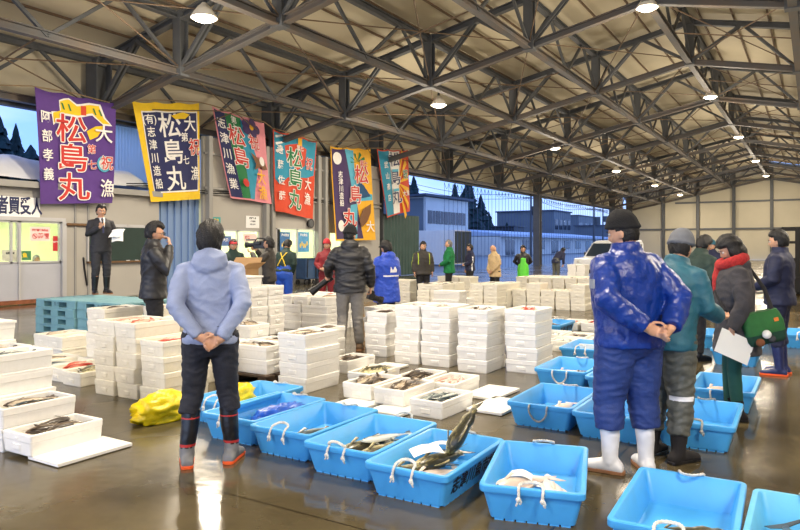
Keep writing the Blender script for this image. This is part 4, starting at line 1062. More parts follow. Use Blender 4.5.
def handle_mesh(mode, m, seed=0):
    """rope loop through two holes of the rim at the -y end; knots outside"""
    r = random.Random(seed); y = -TL/2; mb = MB(); w = .064
    if mode == 'up':
        lean = r.uniform(-.01, .05)
        pts = [(-w, y-.012, TH-.054), (-w, y-.014, TH-.03), (-w+.002, y+.012, TH+.012), (-w*.93, y+lean, TH+.022), (-w*.6, y+lean*1.6, TH+.034), (0, y+lean*1.8, TH+.033+r.uniform(-.008, .008)), (w*.6, y+lean*1.6, TH+.030), (w*.95, y+lean, TH+.020), (w, y+.012, TH+.01), (w, y-.014, TH-.03), (w, y-.012, TH-.054)]
    elif mode == 'in':
        pts = [(-w, y-.012, TH-.054), (-w, y-.012, TH-.03), (-w, y+.01, TH+.010), (-w*.7, y+.05, TH+.016), (0, y+.075, TH+.014), (w*.7, y+.06, TH+.014), (w, y+.012, TH+.010), (w, y-.014, TH-.03), (w, y-.012, TH-.054)]
    else:
        pts = [(-w*1.15, y+.03, TH-.03), (-w*1.15, y-.006, TH-.012), (-w*1.15, y-.022, TH-.04), (-w*1.05, y-.012, TH-.08), (-w*.6, y-.0, TH-.125), (0, y+.004, TH-.14), (w*.6, y-.0, TH-.12), (w*1.1, y-.012, TH-.075), (w*1.2, y-.022, TH-.04), (w*1.2, y-.006, TH-.012), (w*1.2, y+.03, TH-.03)]
    # smooth the path
    P = [Vector(p) for p in pts]; Q = []
    for i in range(len(P)-1):
        a, b_, c, d = P[max(i-1, 0)], P[i], P[i+1], P[min(i+2, len(P)-1)]
        for k in range(6):
            t = k/6; Q.append(.5*((2*b_)+(-a+c)*t+(2*a-5*b_+4*c-d)*t*t+(-a+3*b_-3*c+d)*t**3))
    Q.append(P[-1])
    # three twisted strands
    for s in range(3):
        ring = []
        for i, q in enumerate(Q):
            a = i*.85+s*2*PI/3; ring.append(q+Vector((.0042*math.cos(a), .0042*math.sin(a)*.7, .0042*math.sin(a))))
        mb.tube(ring, .0052, 6)
    if mode in ('up', 'in'):
        for q, e in ((Q[0], -1), (Q[-1], 1)):
            mb.ell(q+Vector((0, -.008, 0)), (.015, .012, .014), 10, 8); mb.tube([q+Vector((.008, -.008, .004)), q+Vector((.016, -.012, -.010)), q+Vector((.010, -.010, -.022))], .0055, 6)
            mb.tube([q, q+Vector((e*.006, -.008, -.014-.008*r.random())), q+Vector((e*.012, -.006, -.024-.012*r.random()))], .006, 6)
    return mb.mesh('rope', m, smooth=True)
HM = {(md, k): handle_mesh(md, mm, k) for md in ('up', 'in', 'down') for k, mm in ((0, ROPE), (1, ROPE), (2, ROPE_D))}
TXT = None
def tub(xc, yc, label, turn=0.0, front=('up', 0), back=('up', 1), kind=0, letter=False, group=None):
    global TXT
    t = link('fish_tub', TB[kind], None, (xc, yc, 0), turn); tag(t, label, 'tub', group)
    link('rope_handle', HM[front], t)
    b = link('rope_handle', HM[back], t); b.rotation_euler = (0, 0, PI)
    if letter:
        sl = math.atan2(.037, TH-.055)
        for s in ((1, -1) if letter == 2 else (1,)):
            o = text_on('lettering', '志津川魚市場', .108, (s*(TW/2-.0335), .0, TH*.5), (0, s, 0), (s*math.sin(sl), 0, math.cos(sl)), INK, t, offset=.003, lift=.006)
    return t
# the row of five in the middle, near end facing the camera
ROWT = [(-4.34, 4.50, 'sky blue tub behind the man in the pale jacket, far left of the row', 0, ('up', 0), ('in', 1)),
        (-3.85, 4.20, 'sky blue tub holding a crumpled blue plastic sheet, second in the row', 0, ('in', 1), ('in', 1)),
        (-3.26, 4.12, 'sky blue tub with a grey fish, middle of the row of five', 0, ('up', 0), ('in', 0)),
        (-2.66, 4.00, 'sky blue tub with two pale fish, left of the lettered tub', .02, ('up', 1), ('up', 1)),
        (-2.07, 3.86, 'sky blue tub with lettering on its side and a big mottled fish', .02, ('up', 0), ('up', 0))]
for i, (x, y, lab, tn, f1, f2) in enumerate(ROWT):
    tub(x, y, lab, tn, f1, f2, letter=1 if i == 4 else False)
# right of the row
tub(-1.42, 3.92, 'sky blue tub in front with two pale fish and white rope knots', math.radians(15), ('in', 0), ('up', 0), letter=False)
tub(-.59, 3.76, 'nearest sky blue tub at the bottom edge, below the white boots', math.radians(2), ('in', 1), ('in', 0))
tub(.0, 3.70, 'paler blue tub at the lower right corner holding a black fish', 0, ('in', 1), ('in', 2), kind=1)
tub(-1.95, 5.82, 'sky blue tub with a hanging rope loop, left of the man in white boots', .01, ('down', 2), ('in', 1))
tub(-1.37, 5.76, 'sky blue tub with a grey rope loop, half hidden by the blue trousers', 0, ('down', 2), ('in', 1))
tub(-2.30, 7.42, 'sky blue tub with brown fish before the fourth tall stack', .02, ('down', 0), ('in', 1))
tub(-1.70, 7.25, 'sky blue tub hidden behind the big blue jacket, second row', 0, ('down', 2), ('in', 1))
tub(-2.55, 9.0, 'empty sky blue tub farther back with a raised white rope handle', .02, ('up', 0), ('in', 1))
tub(-.78, 5.86, 'sky blue tub with dark side lettering, behind the grey rain trousers', .02, ('in', 2), ('in', 2), letter=1)
tub(-.74, 7.22, 'sky blue tub of white fish behind the woman in green leggings', 0, ('down', 0), ('in', 1))
tub(-.86, 9.90, 'sky blue tub in the gap between the woman and the teal jacket', 0, ('up', 1), ('in', 1))
tub(-1.2, 11.3, 'sky blue tub of pale fish far behind the teal jacket man', 0, ('in', 1), ('in', 1))
tub(-.16, 12.0, 'sky blue tub with white rope knots at the right edge, behind the navy jacket', 0, ('up', 0), ('in', 1))
tub(-.82, 12.2, 'sky blue tub behind the blue boots of the navy jacket man', 0, ('up', 1), ('in', 1))
tub(.15, 16.5, 'distant sky blue tub at the right edge under the forklift', 0, ('in', 1), ('in', 1))
tub(-3.85, 11.3, 'sky blue tub with a black fish tail, far back behind the fourth stack', 0, ('in', 1), ('in', 1), letter=1)
tub(-1.9, 9.3, 'sky blue tub behind the big blue jacket, farther back', 0, ('in', 1), ('in', 1))
# fish in the tubs
zf = .075
for tx, ty, items in ((-3.26, 4.12, (('silver', -.03, .02, .54, 1.35, 1.57, .075, 'long grey fish lying in the middle tub of the row of five'), ('brown', .09, .10, .46, 1.6, 1.5, .075, 'dark fish beside the long grey fish in the middle tub'))),
        (-2.66, 4.0, (('mottled', -.08, .04, .50, 1.30, 1.5, .08, 'pale olive fish on the left in the tub left of the lettered one'), ('mottled', .08, .0, .50, 1.42, 1.6, .08, 'pale olive fish on the right in the tub left of the lettered one'), ('silver', .03, .12, .40, 1.1, -1.5, .14, 'silver fish across the two olive fish, left of the lettered tub'))),
        (-2.07, 3.86, (('mottled', -.10, -.12, .50, 1.20, 1.5, .085, 'mottled fish under the white papers in the lettered tub'), ('brown', -.09, .10, .48, 1.5, -1.5, .08, 'dark brown fish at the back of the lettered tub'), ('white', .06, -.16, .44, 1.25, 1.5, .09, 'pale bellied fish at the front of the lettered tub'), ('mottled', .02, -.02, .46, 1.35, 1.5, .15, 'mottled fish lying on top of the heap in the lettered tub'))),
        (-1.42, 3.92, (('white', -.08, -.04, .44, 1.0, 1.5, .085, 'round pale fish under a paper tag in the front tub with knots'), ('white', .09, -.04, .40, 2.1, 1.6, .085, 'second pale fish, on the right in the front tub with knots'))),
        (-.59, 3.76, (('mottled', .06, -.20, .40, .75, 1.3, .11, 'yellow olive fish in the nearest tub at the bottom edge'),)), (0, 3.70, (('black', -.10, -.02, .46, 1.7, 1.2, .12, 'black fish in the tub at the lower right corner'),)),
        (-1.95, 5.82, (('silver', -.04, .0, .42, 1.2, 1.5, .08, 'dark grey fish in the tub left of the white boots'), ('white', .08, .0, .42, 1.5, 1.5, .10, 'white fish in the tub left of the white boots'))),
        (-2.30, 7.42, (('white', -.06, .02, .42, 1.3, 1.5, .09, 'pale fish in the tub before the fourth stack'), ('brown', .08, .05, .42, 1.7, 1.5, .09, 'brown fish in the tub before the fourth stack'))),
        (-.74, 7.22, (('white', -.08, .0, .44, 1.3, 1.5, .11, 'white fish on the left in the tub behind the green leggings'), ('white', .06, .04, .44, 1.75, .4, .12, 'white fish in the middle of the tub behind the green leggings'))),
        (-3.85, 11.3, (('black', .0, .0, .46, 1.2, 1.5, .14, 'black fish in the far tub behind the fourth stack'),)), (-1.2, 11.3, (('white', .0, .0, .42, 1.3, 1.5, .10, 'pale fish in the far tub behind the teal jacket'),))):
    for k_, ox, oy, ln, a_, ro, zz, lab in items: put_fish(k_, tx+ox, ty+oy, zz, ln, a_, ro, lab)
bf = put_fish('mottled', -1.94, 4.06, .175, .36, 1.15, PI/2*.7, 'big mottled fish whose tail stands over the rim of the lettered tub', pitch=-.85); bf.scale = (.36, .50, .50)
def paper(x, y, z, rx, ry, rz, label, w=.19, h=.13, curl=.02, cat='paper', name='paper_slip', mm=None):
    mb = MB(); n = 8
    vs = [((i/n-.5)*w, s*h/2, curl*math.sin(PI*i/n)+k*.0015) for k in (0, 1) for s in (-1, 1) for i in range(n+1)]
    m_ = n+1; fs = []
    for i in range(n): fs += [(i, i+1, m_+i+1, m_+i), (2*m_+i, 3*m_+i, 3*m_+i+1, 2*m_+i+1), (i, 2*m_+i, 2*m_+i+1, i+1), (m_+i, m_+i+1, 3*m_+i+1, 3*m_+i)]
    fs += [(0, m_, 3*m_, 2*m_), (n, 2*m_+n, 3*m_+n, m_+n)]
    mb.add(vs, fs); o = mb.build(name, mm or WHITEP, None, smooth=False, loc=(x, y, z)); o.rotation_euler = (rx, ry, rz)
    return tag(o, label, cat)
paper(-2.12, 3.80, .20, .05, -.08, .75, 'white paper slip on the mottled fish in the lettered tub, nearer the front', .2, .15)
paper(-2.16, 4.06, .165, -.1, -.1, .5, 'white paper slip near the back of the lettered tub', .19, .12)
def crumple(name, m, loc, s, seed, label, cat, amp=.25, n=28):
    mb = MB(); mb.ell((0, 0, 0), (1, 1, 1), n*2, n); me = mb.mesh(name, m, smooth=True)
    k = len(me.vertices); c = np.empty(k*3); me.vertices.foreach_get('co', c); c = c.reshape(-1, 3)
    h = fold(c, 3.2, seed)*.6+fold(c, 7.0, seed+2)*.4
    c = c*(1+(h-.5)[:, None]*amp); c = c*np.array(s); c[:, 2] = np.maximum(c[:, 2], -s[2]*.55)
    me.vertices.foreach_set('co', c.ravel()); me.update()
    return tag(link(name, me, None, loc), label, cat)
crumple('plastic_sheet', mat('deep blue polythene', srgb(40, 92, 190), .3, 0, .1, 10), (-3.80, 4.32, .09), (.16, .26, .10), 3, 'crumpled deep blue plastic sheet inside the second tub of the row', 'plastic sheet', .5)
crumple('plastic_bag', YELLOWP, (-4.86, 4.02, .085), (.17, .33, .15), 5, 'bulging yellow net bag on the wet floor left of the pale jacket man', 'bag', .32)
crumple('plastic_bag', YELLOWP, (-4.62, 4.62, .085), (.12, .24, .15), 8, 'second yellow bag behind the legs of the man in the pale jacket', 'bag', .32)
paper(-1.51, 3.88, .128, .05, .1, .3, 'small white paper tag on the pale fish in the front tub', .13, .10)
# ================================================================== PALLET PILE, CARTON, STOOL
def plastic_pallet(m):
    mb = MB(); a, h = 1.12, .145
    for k in range(9): mb.box((0, -a/2+.06+k*(a-.12)/8, h-.012), (a, .105, .024))
    mb.box((0, 0, h-.03), (a, a, .015)); mb.box((0, 0, .01), (a, a, .02))
    for x in (-1, 0, 1):
        for y in (-1, 0, 1): mb.box((x*(a/2-(.12 if x else 0)), y*(a/2-(.12 if y else 0)), h/2), (.24 if x else .2, .24 if y else .2, h-.03))
    return mb.mesh('pallet', m, bevel=.006)
pm = plastic_pallet(PALLET)
for st, (px, py) in enumerate(((-11.13, 7.42), (-9.98, 7.45))):
    for i in range(4):
        o = tag(link('plastic_pallet', pm, None, (px+jr.uniform(-.01, .01), py+jr.uniform(-.01, .01), i*.146), jr.uniform(-.015, .015)), 'teal plastic pallet, %s of the %s pile under the suited man' % (level(i, 4), ['left', 'right'][st]), 'pallet')
    text_on('lettering', '魚市場協会', .075, (.16, -.56, .07), (1, 0, 0), (0, 0, 1), mat('dark teal print', srgb(50, 84, 96), .6), o)
t = thing('cardboard_carton', 'open brown cardboard carton with raised flaps before the man in a red cap', 'carton', (kx-.78, ky+.88, z0+5*BH), .35)
# stands on its own stack
# ================================================================== PEOPLE
SKIN = mat('skin', srgb(206, 158, 128), .5, 0, .05, 12, spec=.35)
LIPS = mat('lips', srgb(176, 104, 92), .45, 0, .05)
HAIRB = mat('black hair', srgb(22, 20, 20), .5, 0, .2, 60, bump=.8, bscale=120)
HAIRG = mat('grey hair', srgb(132, 130, 126), .6, 0, .2, 60, bump=.8, bscale=120)
EYEB = mat('eye white', srgb(214, 208, 200), .2); EYED = mat('eye iris', srgb(24, 18, 16), .15)
V3 = lambda *a: np.array(a, float)
def nrm(v): return v/(np.linalg.norm(v)+1e-9)
def rotx(p, a, c):
    p = np.asarray(p, float)-c; s, k = math.sin(a), math.cos(a)
    return np.stack([p[..., 0], p[..., 1]*k-p[..., 2]*s, p[..., 1]*s+p[..., 2]*k], -1)+c
def rotz(p, a, c=0.0):
    p = np.asarray(p, float)-c; s, k = math.sin(a), math.cos(a)
    return np.stack([p[..., 0]*k-p[..., 1]*s, p[..., 0]*s+p[..., 1]*k, p[..., 2]], -1)+c
HC = V3(0, .012, 1.572)          # head centre of a 1.70 m figure
def head_points(d):
    """surface of a head around 0 for unit directions d (y forward, z up)"""
    x, y, z = d[:, 0], d[:, 1], d[:, 2]
    jaw = np.clip(-z, 0, 1)
    p = np.stack([x*(.074-.020*jaw**1.3), y*np.where(y > 0, .090, .098)*(1-.10*jaw*(y < 0)), z*.114], -1)
    p[:, 2] += .004*np.where(y > 0, 1, 0)
    g = lambda cx, cz, sx, sz: np.exp(-((p[:, 0]-cx)/sx)**2-((p[:, 2]-cz)/sz)**2)*(y > 0)
    f = .020*g(0, -.030, .011, .016)+.012*g(0, -.008, .008, .022)-.010*(g(.031, .002, .018, .012)+g(-.031, .002, .018, .012))+.006*g(0, .022, .05, .012)
    f += .007*g(0, -.062, .022, .007)+.005*g(0, -.074, .018, .007)+.010*g(0, -.098, .022, .016)+.004*(g(.045, -.028, .02, .02)+g(-.045, -.028, .02, .02))
    p[:, 1] += f
    return p
def sphere_dirs(n, m):
    out = []
    for i in range(n+1):
        th = PI*(i+.02)/(n+.04)
        for j in range(m): out.append((math.sin(th)*math.cos(2*PI*j/m), math.sin(th)*math.sin(2*PI*j/m), -math.cos(th)))
    return np.array(out)
def grid_faces(n, m):
    fs = [(i*m+j, i*m+(j+1) % m, (i+1)*m+(j+1) % m, (i+1)*m+j) for i in range(n) for j in range(m)]
    return fs+[tuple(range(m))[::-1], tuple(n*m+j for j in range(m))]
def hand(mb, wrist, d, pn, thumb, curl=.5, s=1.0, spread=.12):
    """palm, four unequal fingers with three bends, thumb from the side of the palm. d: along the hand, pn: palm normal, thumb: side"""
    d, pn = nrm(d), nrm(pn-nrm(d)*pn.dot(nrm(d))); th = nrm(thumb-d*thumb.dot(d)-pn*thumb.dot(pn))
    w = wrist; L_ = .092*s
    mb.tube([w-d*.03*s, w+d*.01*s, w+d*.05*s, w+d*L_], [(.024*s, .019*s), (.030*s, .018*s), (.041*s, .016*s), (.040*s, .013*s)], 12, flat=th)
    for i, (off, ln, r) in enumerate(((.030, .072, .0088), (.010, .082, .0092), (-.011, .076, .0088), (-.030, .060, .0078))):
        a = w+d*(L_-.012*s)+th*off*s; seg = [ln*.46, ln*.30, ln*.26]; pts = [a]; ang = 0; base = nrm(d+th*(off*spread/.03))
        for k in range(3):
            ang += curl*(.75 if k == 0 else 1.0)
            pts.append(pts[-1]+(base*math.cos(ang)+pn*math.sin(ang))*seg[k]*s)
        mb.tube(pts, [r*1.05*s, r*s, r*.95*s, r*.82*s], 8)
    a = w+d*.022*s+th*.026*s
    t1 = nrm(d*.62+th*.75+pn*.25); t2 = nrm(d*.85+th*.25+pn*(.35+curl*.4)); t3 = nrm(d*.85+pn*(.5+curl*.6))
    mb.tube([a-t1*.012*s, a+t1*.036*s, a+t1*.036*s+t2*.03*s, a+t1*.036*s+t2*.03*s+t3*.024*s], [.0125*s, .0115*s, .010*s, .0085*s], 8)
DEF = dict(H=1.70, lean=0.0, leanx=0.0, yaw=0.0, head=(0.0, 0.0, 0.0), bulk=1.0, legs=None, arms=None, fat=1.0)
ARMS = {'side': dict(e=(.235, -.02, 1.12), w=(.245, .05, .88), d=(0, .15, -1), pn=(-1, .1, 0), th=(0, 1, 0), c=.35),
        'back': dict(e=(.285, -.13, 1.15), w=(.075, -.225, .985), d=(-.9, -.05, -.45), pn=(0, -1, -.1), th=(.2, -.3, 1), c=.55),
        'front': dict(e=(.25, .02, 1.13), w=(.09, .24, 1.02), d=(-.9, .25, -.2), pn=(0, -1, 0), th=(0, .3, 1), c=.4),
        'low': dict(e=(.235, .0, 1.13), w=(.10, .19, .93), d=(-.7, .2, -.6), pn=(0, -1, 0), th=(0, .8, .5), c=.5)}
def person(name, label, xy, face, z=0.0, H=1.70, lean=0.0, head=(0, 0, 0), armL='side', armR='side', legs=None, vox=.011, outfit=None, group=None, turn=0.0, hands=True):
    """face: heading in degrees, counter-clockwise from +y. head: (turn, nod, tilt) degrees"""
    k = H/1.70; o = outfit; lean = math.radians(lean); hip = V3(0, 0, .95)
    def up(p): return rotx(rotz(p, math.radians(turn)), -lean, hip)
    def tor(p):                 # torso ring points bend progressively
        p = np.asarray(p, float); t = np.clip((p[..., 2]-.84)/.22, 0, 1); t = t*t*(3-2*t)
        return rotx(rotz(p, math.radians(turn)*float(np.mean(t))), -lean*float(np.mean(t)), hip)
    # ---- joints
    A = {}
    for s, a in ((-1, armL), (1, armR)):
        q = dict(ARMS[a]) if isinstance(a, str) else dict({**ARMS['side'], **a})
        m = V3(s, 1, 1)
        A[s] = dict(sh=up(V3(s*.172, -.005, 1.368)), e=up(V3(*q['e'])*m), w=up(V3(*q['w'])*m), d=rotx(rotz(V3(*q['d'])*m, math.radians(turn)), -lean, 0), pn=rotx(rotz(V3(*q['pn'])*m, math.radians(turn)), -lean, 0), th=rotx(rotz(V3(*q['th'])*m, math.radians(turn)), -lean, 0), c=q['c'])
    lg = {-1: dict(k=(.10, .02, .48), a=(.11, -.02, .085), t=8), 1: dict(k=(.10, .02, .48), a=(.11, -.02, .085), t=8)}
    for s in (-1, 1):
        if legs and s in legs: lg[s].update(legs[s])
        lg[s]['k'] = V3(*lg[s]['k'])*V3(s, 1, 1); lg[s]['a'] = V3(*lg[s]['a'])*V3(s, 1, 1); lg[s]['h'] = V3(s*.09, 0, .90)
    hy, hn, ht = [math.radians(q) for q in head]
    neck0 = up(V3(0, -.012, 1.43)); hc = up(HC)
    def hd(p):                  # head-local -> body-local
        p = np.asarray(p, float); p = rotx(p, -hn-lean*.85, 0)
        if ht: p = np.stack([p[..., 0]*math.cos(ht)+p[..., 2]*math.sin(ht), p[..., 1], -p[..., 0]*math.sin(ht)+p[..., 2]*math.cos(ht)], -1)
        return rotz(p, hy+math.radians(turn))+hc
    def ring(c, rx, ry, n=24, f=None):
        return np.array([(c[0]+rx*math.copysign(abs(math.cos(a))**.85, math.cos(a)), c[1]+ry*math.sin(a), c[2]) for a in np.linspace(0, 2*PI, n, endpoint=False)])
    def out(name_, me, parent=None):
        me.transform(Matrix.Scale(k, 4)); return link(name_, me, parent)
    # ---- body
    mb = MB()
    mb.loft([tor(ring((0, y, zz), rx, ry)) for zz, y, rx, ry in ((.80, 0, .10, .08), (.86, -.005, .155, .105), (.95, -.008, .160, .108), (1.06, 0, .138, .098), (1.18, .004, .150, .108), (1.30, .0, .168, .110), (1.38, -.006, .160, .092), (1.43, -.01, .10, .072), (1.455, -.008, .06, .058))])
    mb.tube([neck0, (neck0+hc)/2+V3(0, .0, -.01), hc+hd(V3(0, -.02, -.05))-hc], [.058, .054, .056], 14)
    n, m = 40, 48
    mb.add(hd(head_points(sphere_dirs(n, m))), grid_faces(n, m))
    for s in (-1, 1):
        dd = sphere_dirs(8, 10); mb.add(hd(dd*V3(.010, .019, .031)+V3(s*.074, -.008, -.012)+dd[:, 1:2]*V3(-s*.006, 0, 0)), grid_faces(8, 10))
    for s in (-1, 1):
        a = A[s]
        mb.tube([a['sh'], (a['sh']+a['e'])/2, a['e'], a['e']*.6+a['w']*.4, a['w']], [.050, .046, .040, .041, .027], 12)
        if hands: hand(mb, a['w'], a['d'], a['pn'], a['th'], a['c'], .94)
        g = lg[s]; foot = rotz(V3(0, 1, 0), math.radians(-s*g['t']))
        mb.tube([g['h'], (g['h']+g['k'])/2, g['k'], g['k']*.65+g['a']*.35, g['a']], [.085, .072, .054, .054, .040], 12)
        mb.tube([g['a']+V3(0, 0, -.03)-foot*.04, g['a']+V3(0, 0, -.035)+foot*.06, g['a']+V3(0, 0, -.05)+foot*.15], [.036, .036, .026], 10)
    me = remesh(mb, min(vox, .008) if vox < .013 else vox*.8, 1)
    lipc = hd(V3(0, .098, -.066))
    zone(me, [SKIN, LIPS], lambda c, nn: (np.abs((c-lipc)[:, 2]) < .009) & (np.linalg.norm(c-lipc, axis=1) < .026))
    root = out(name, me); tag(root, label, 'person', group)
    root.location = (xy[0], xy[1], z); root.rotation_euler = (0, 0, math.radians(face))
    # ---- eyes, brows
    for s in (-1, 1):
        e = MB(); e.ell((0, 0, 0), (.0125, .0105, .0105), 12, 8, 0); e.ell((0, .0065, 0), (.0062, .005, .0062), 10, 6, 1)
        me = e.mesh('eye', [EYEB, EYED], smooth=True); c = np.array([v.co[:] for v in me.vertices]); c = hd(c+V3(s*.031, .079, .004)); me.vertices.foreach_set('co', c.ravel()); out('eye', me, root)
        e = MB(); e.tube(hd(np.array([(s*.014, .096, .020), (s*.030, .096, .026), (s*.047, .083, .022)])), [.0032, .0038, .002], 6); out('eyebrow', e.mesh('eyebrow', o.get('hair', HAIRB)), root)
    # ---- hair or hat
    def shell(name_, m_, fn, nn=36, mm=56, smooth=True):
        d = sphere_dirs(nn, mm); p = head_points(d); t = fn(d, p)
        p = p+d*t[:, None]; q = MB(); q.add(hd(p), grid_faces(nn, mm)); return out(name_, q.mesh(name_, m_, smooth), root)
    style = o.get('style', 'short'); seed = o.get('seed', 1.0)
    def strands(d): return .0042*np.sin(np.arctan2(d[:, 1], d[:, 0])*34+seed+3*np.sin(d[:, 2]*4+seed))+.003*np.sin(d[:, 0]*11+d[:, 2]*9+seed)
    if style != 'bald':
        def hair_t(d, p):
            front = d[:, 1]
            line = np.where(front > .25, .50+.10*np.cos(d[:, 0]*6+seed), np.where(front > -.05, .02, -.58))
            th = .026 if style == 'short' else .032
            if style == 'crop': th = .010
            if style == 'bob': line = np.where(front > .45, .32, np.where(front > .12, -.45, -.98)); th = .030
            w_ = np.clip((d[:, 2]-line)/.16+.5, 0, 1); w_ = w_*w_*(3-2*w_)
            t = -.02+w_*(.02+th*(.75+.5*np.clip(d[:, 2], 0, 1)))+w_*strands(d)
            if style == 'bob': t = t+w_*.045*np.clip(-d[:, 2]+.1, 0, 1)*(front < .3)
            return t
        shell('hair', o.get('hair', HAIRB), hair_t)
    hat = o.get('hat')
    if hat:
        if hat[0] == 'beanie':
            def f_(d, p):
                w_ = np.clip((d[:, 2]-.14+.10*d[:, 1]*-1)/.05, 0, 1); brim = np.exp(-((d[:, 2]-.26-.05*d[:, 1])/.17)**2)
                return -.03+w_*(.052+.005*brim+.040*np.clip(d[:, 2]-.35, 0, 1)+.002*np.sin(np.arctan2(d[:, 1], d[:, 0])*60))
            shell('knit_hat', hat[1], f_, 40, 120)
        else:
            def f_(d, p):
                w_ = np.clip((d[:, 2]-.22)/.05, 0, 1); return -.03+w_*(.05+.014*np.clip(d[:, 2]-.4, 0, 1))
            h_ = shell('cap', hat[1], f_)
            q = MB(); pts = [(a_, y_, z_) for a_, y_, z_ in ((-.066, .072, .050), (-.05, .135, .044), (0, .168, .042), (.05, .135, .044), (.066, .072, .050), (.03, .095, .066), (-.03, .095, .066))]
            pp = hd(np.array(pts)); q.extrude([tuple(x_) for x_ in pp], (0, 0, .006)); h2 = out('visor', q.mesh('visor', hat[1]), h_)
            h2.location = (0, 0, 0)
    if o.get('glasses'):
        q = MB()
        for s in (-1, 1):
            rg = [hd(V3(s*.033+.022*math.cos(a), .104, .002+.016*math.sin(a))) for a in np.linspace(0, 2*PI, 17)]; q.tube(rg, .0022, 6)
            q.tube([hd(V3(s*.055, .102, .006)), hd(V3(s*.082, .0, .006))], .002, 6)
        q.tube([hd(V3(-.011, .106, .004)), hd(V3(.011, .106, .004))], .002, 6); out('glasses', q.mesh('glasses', BLACKP), root)
    # ---- trousers
    def cloth_obj(name_, q, mats_, fn=None, amp=.006, freq=26, st=(1, 1, 1), sm=3, v_=None, parent=None):
        me = remesh(q, v_ or vox, sm)
        if amp: wrinkle(me, amp, freq, seed+len(name_), st)
        zone(me, mats_, fn); return out(name_, me, parent or root)
    tr = o.get('trousers'); wd = o.get('trouser_w', 1.0)
    if tr:
        q = MB(); top = o.get('trouser_top', 1.0)
        q.loft([tor(ring((0, y, zz), rx*wd**.5, ry*wd**.5)) for zz, y, rx, ry in ((.76, -.005, .09, .09), (.83, -.01, .172, .125), (.90, -.016, .182, .132), (.98, -.01, .176, .122), (top+.02, 0, .162, .114))])
        for s in (-1, 1):
            g = lg[s]; end = g['a']+V3(0, 0, o.get('hem', .02)); sh = (g['k']-end)*V3(1, 1, 0)
            low = [g['k']*.5+end*.5, end]
            q.tube([g['h']+V3(0, -.005, .02), g['h']*.5+g['k']*.5, g['k'], *low], [.108*wd, .092*wd, .076*wd, .072*wd, o.get('cuff', .062)*wd], 16, ends=False)
        cloth_obj('trousers', q, tr if isinstance(tr, list) else [tr], o.get('trouser_zone'), o.get('trouser_amp', .009), 20, (1, 1, 1.7))
    # ---- boots or shoes
    bt = o.get('boots')
    if bt:
        bm_, sole_, hgt, bz = bt
        for s in (-1, 1):
            g = lg[s]; f = rotz(V3(0, 1, 0), math.radians(-s*g['t'])); a = g['a']; q = MB()
            ax = nrm(g['k']-a)
            shaft = [a+V3(0, -.005, -.02), a+V3(0, 0, .04), a+ax*hgt*.55+V3(0, -.006, 0), a+ax*hgt]
            q.tube(shaft, [.052, .052, .062, .068] if hgt > .15 else [.05, .052, .054, .056], 18, ends=False)
            b0 = a*V3(1, 1, 0)
            pr = [(-.085, .030, .038, .030), (-.06, .045, .045, .045), (0, .05, .046, .052), (.06, .045, .047, .046), (.12, .037, .052, .037), (.17, .031, .046, .030), (.20, .026, .028, .018)]
            side = V3(-f[1], f[0], 0)
            q.loft([np.array([b0+f*y_+side*(rx*math.cos(t_))+V3(0, 0, max(.012, zc+rz*math.sin(t_))) for t_ in np.linspace(0, 2*PI, 18, endpoint=False)]) for y_, zc, rx, rz in pr])
            b_ = cloth_obj('boot', q, bm_ if isinstance(bm_, list) else [bm_], (lambda c, nn, a=a: bz(c, a)) if bz else None, .003, 30, v_=min(vox, .010))
            sp = MB(); sl = []
            for y_, w_ in ((-.095, .022), (-.08, .040), (-.02, .044), (.05, .044), (.12, .052), (.175, .045), (.205, .022)): sl.append((y_, w_))
            poly = [b0+f*y_+side*w_ for y_, w_ in sl]+[b0+f*y_-side*w_ for y_, w_ in sl[::-1]]
            sp.extrude([tuple(p+V3(0, 0, .0)) for p in poly], (0, 0, .022)); out('sole', sp.mesh('sole', sole_, bevel=.004), b_)
    # ---- jacket
    jk = o.get('jacket')
    if jk:
        B = o.get('bulk', 1.0); hem = o.get('jhem', .82); fl = o.get('flare', 1.0); q = MB()
        R_ = [(1.02, .0, .178, .130), (1.15, .002, .188, .138), (1.28, -.002, .196, .138), (1.36, -.008, .178, .118), (1.412, -.012, .128, .098), (1.445, -.012, .098, .084)]
        low = [(hem, -.008, .192*fl, .142*fl), (hem+.03, -.008, .194*fl, .144*fl), ((hem+1.02)/2, -.008, .186*(1+fl)/2, .138*(1+fl)/2)]
        col = o.get('collar', 'stand')
        cl = [(1.475, -.012, .082, .078), (1.505, -.010, .080, .078)] if col == 'stand' else [(1.455, -.012, .075, .07)]
        q.loft([tor(ring((0, y, zz), rx*(B if zz < 1.42 else 1+.5*(B-1)), ry*(B if zz < 1.42 else 1+.5*(B-1)))) for zz, y, rx, ry in low+R_+cl])
        cu = o.get('cuffs', .0)
        for s in (-1, 1):
            a = A[s]; dirw = nrm(a['w']-a['e']); we = a['w']+dirw*(-.012)
            sh0 = a['sh']+V3(-s*.05, 0, -.005)
            q.tube([sh0, a['sh']+V3(0, 0, -.012), a['sh']*.55+a['e']*.45, a['e'], a['e']*.5+we*.5, we], [.064*B, .071*B, .069*B, .064*B, .058*B, .046*B], 18, ends=False)
        if o.get('hood'):
            hb = up(V3(0, -.085, 1.435)); dd = sphere_dirs(14, 24)
            pts = dd*V3(.125, .075, .085); pts[:, 2] -= np.clip(-pts[:, 1], 0, 1)*.55; q.add(rotx(pts, -lean+.25, 0)+hb, grid_faces(14, 24))
            q.tube([up(V3(.085*math.cos(t_), .065*math.sin(t_)-.02, 1.455-.02*math.sin(t_))) for t_ in np.linspace(0, 2*PI, 13)], .032, 10)
        cloth_obj('jacket', q, jk if isinstance(jk, list) else [jk], o.get('jacket_zone'), o.get('jacket_amp', .010), o.get('jacket_freq', 17), o.get('jst', (1, 1, 1.3)))
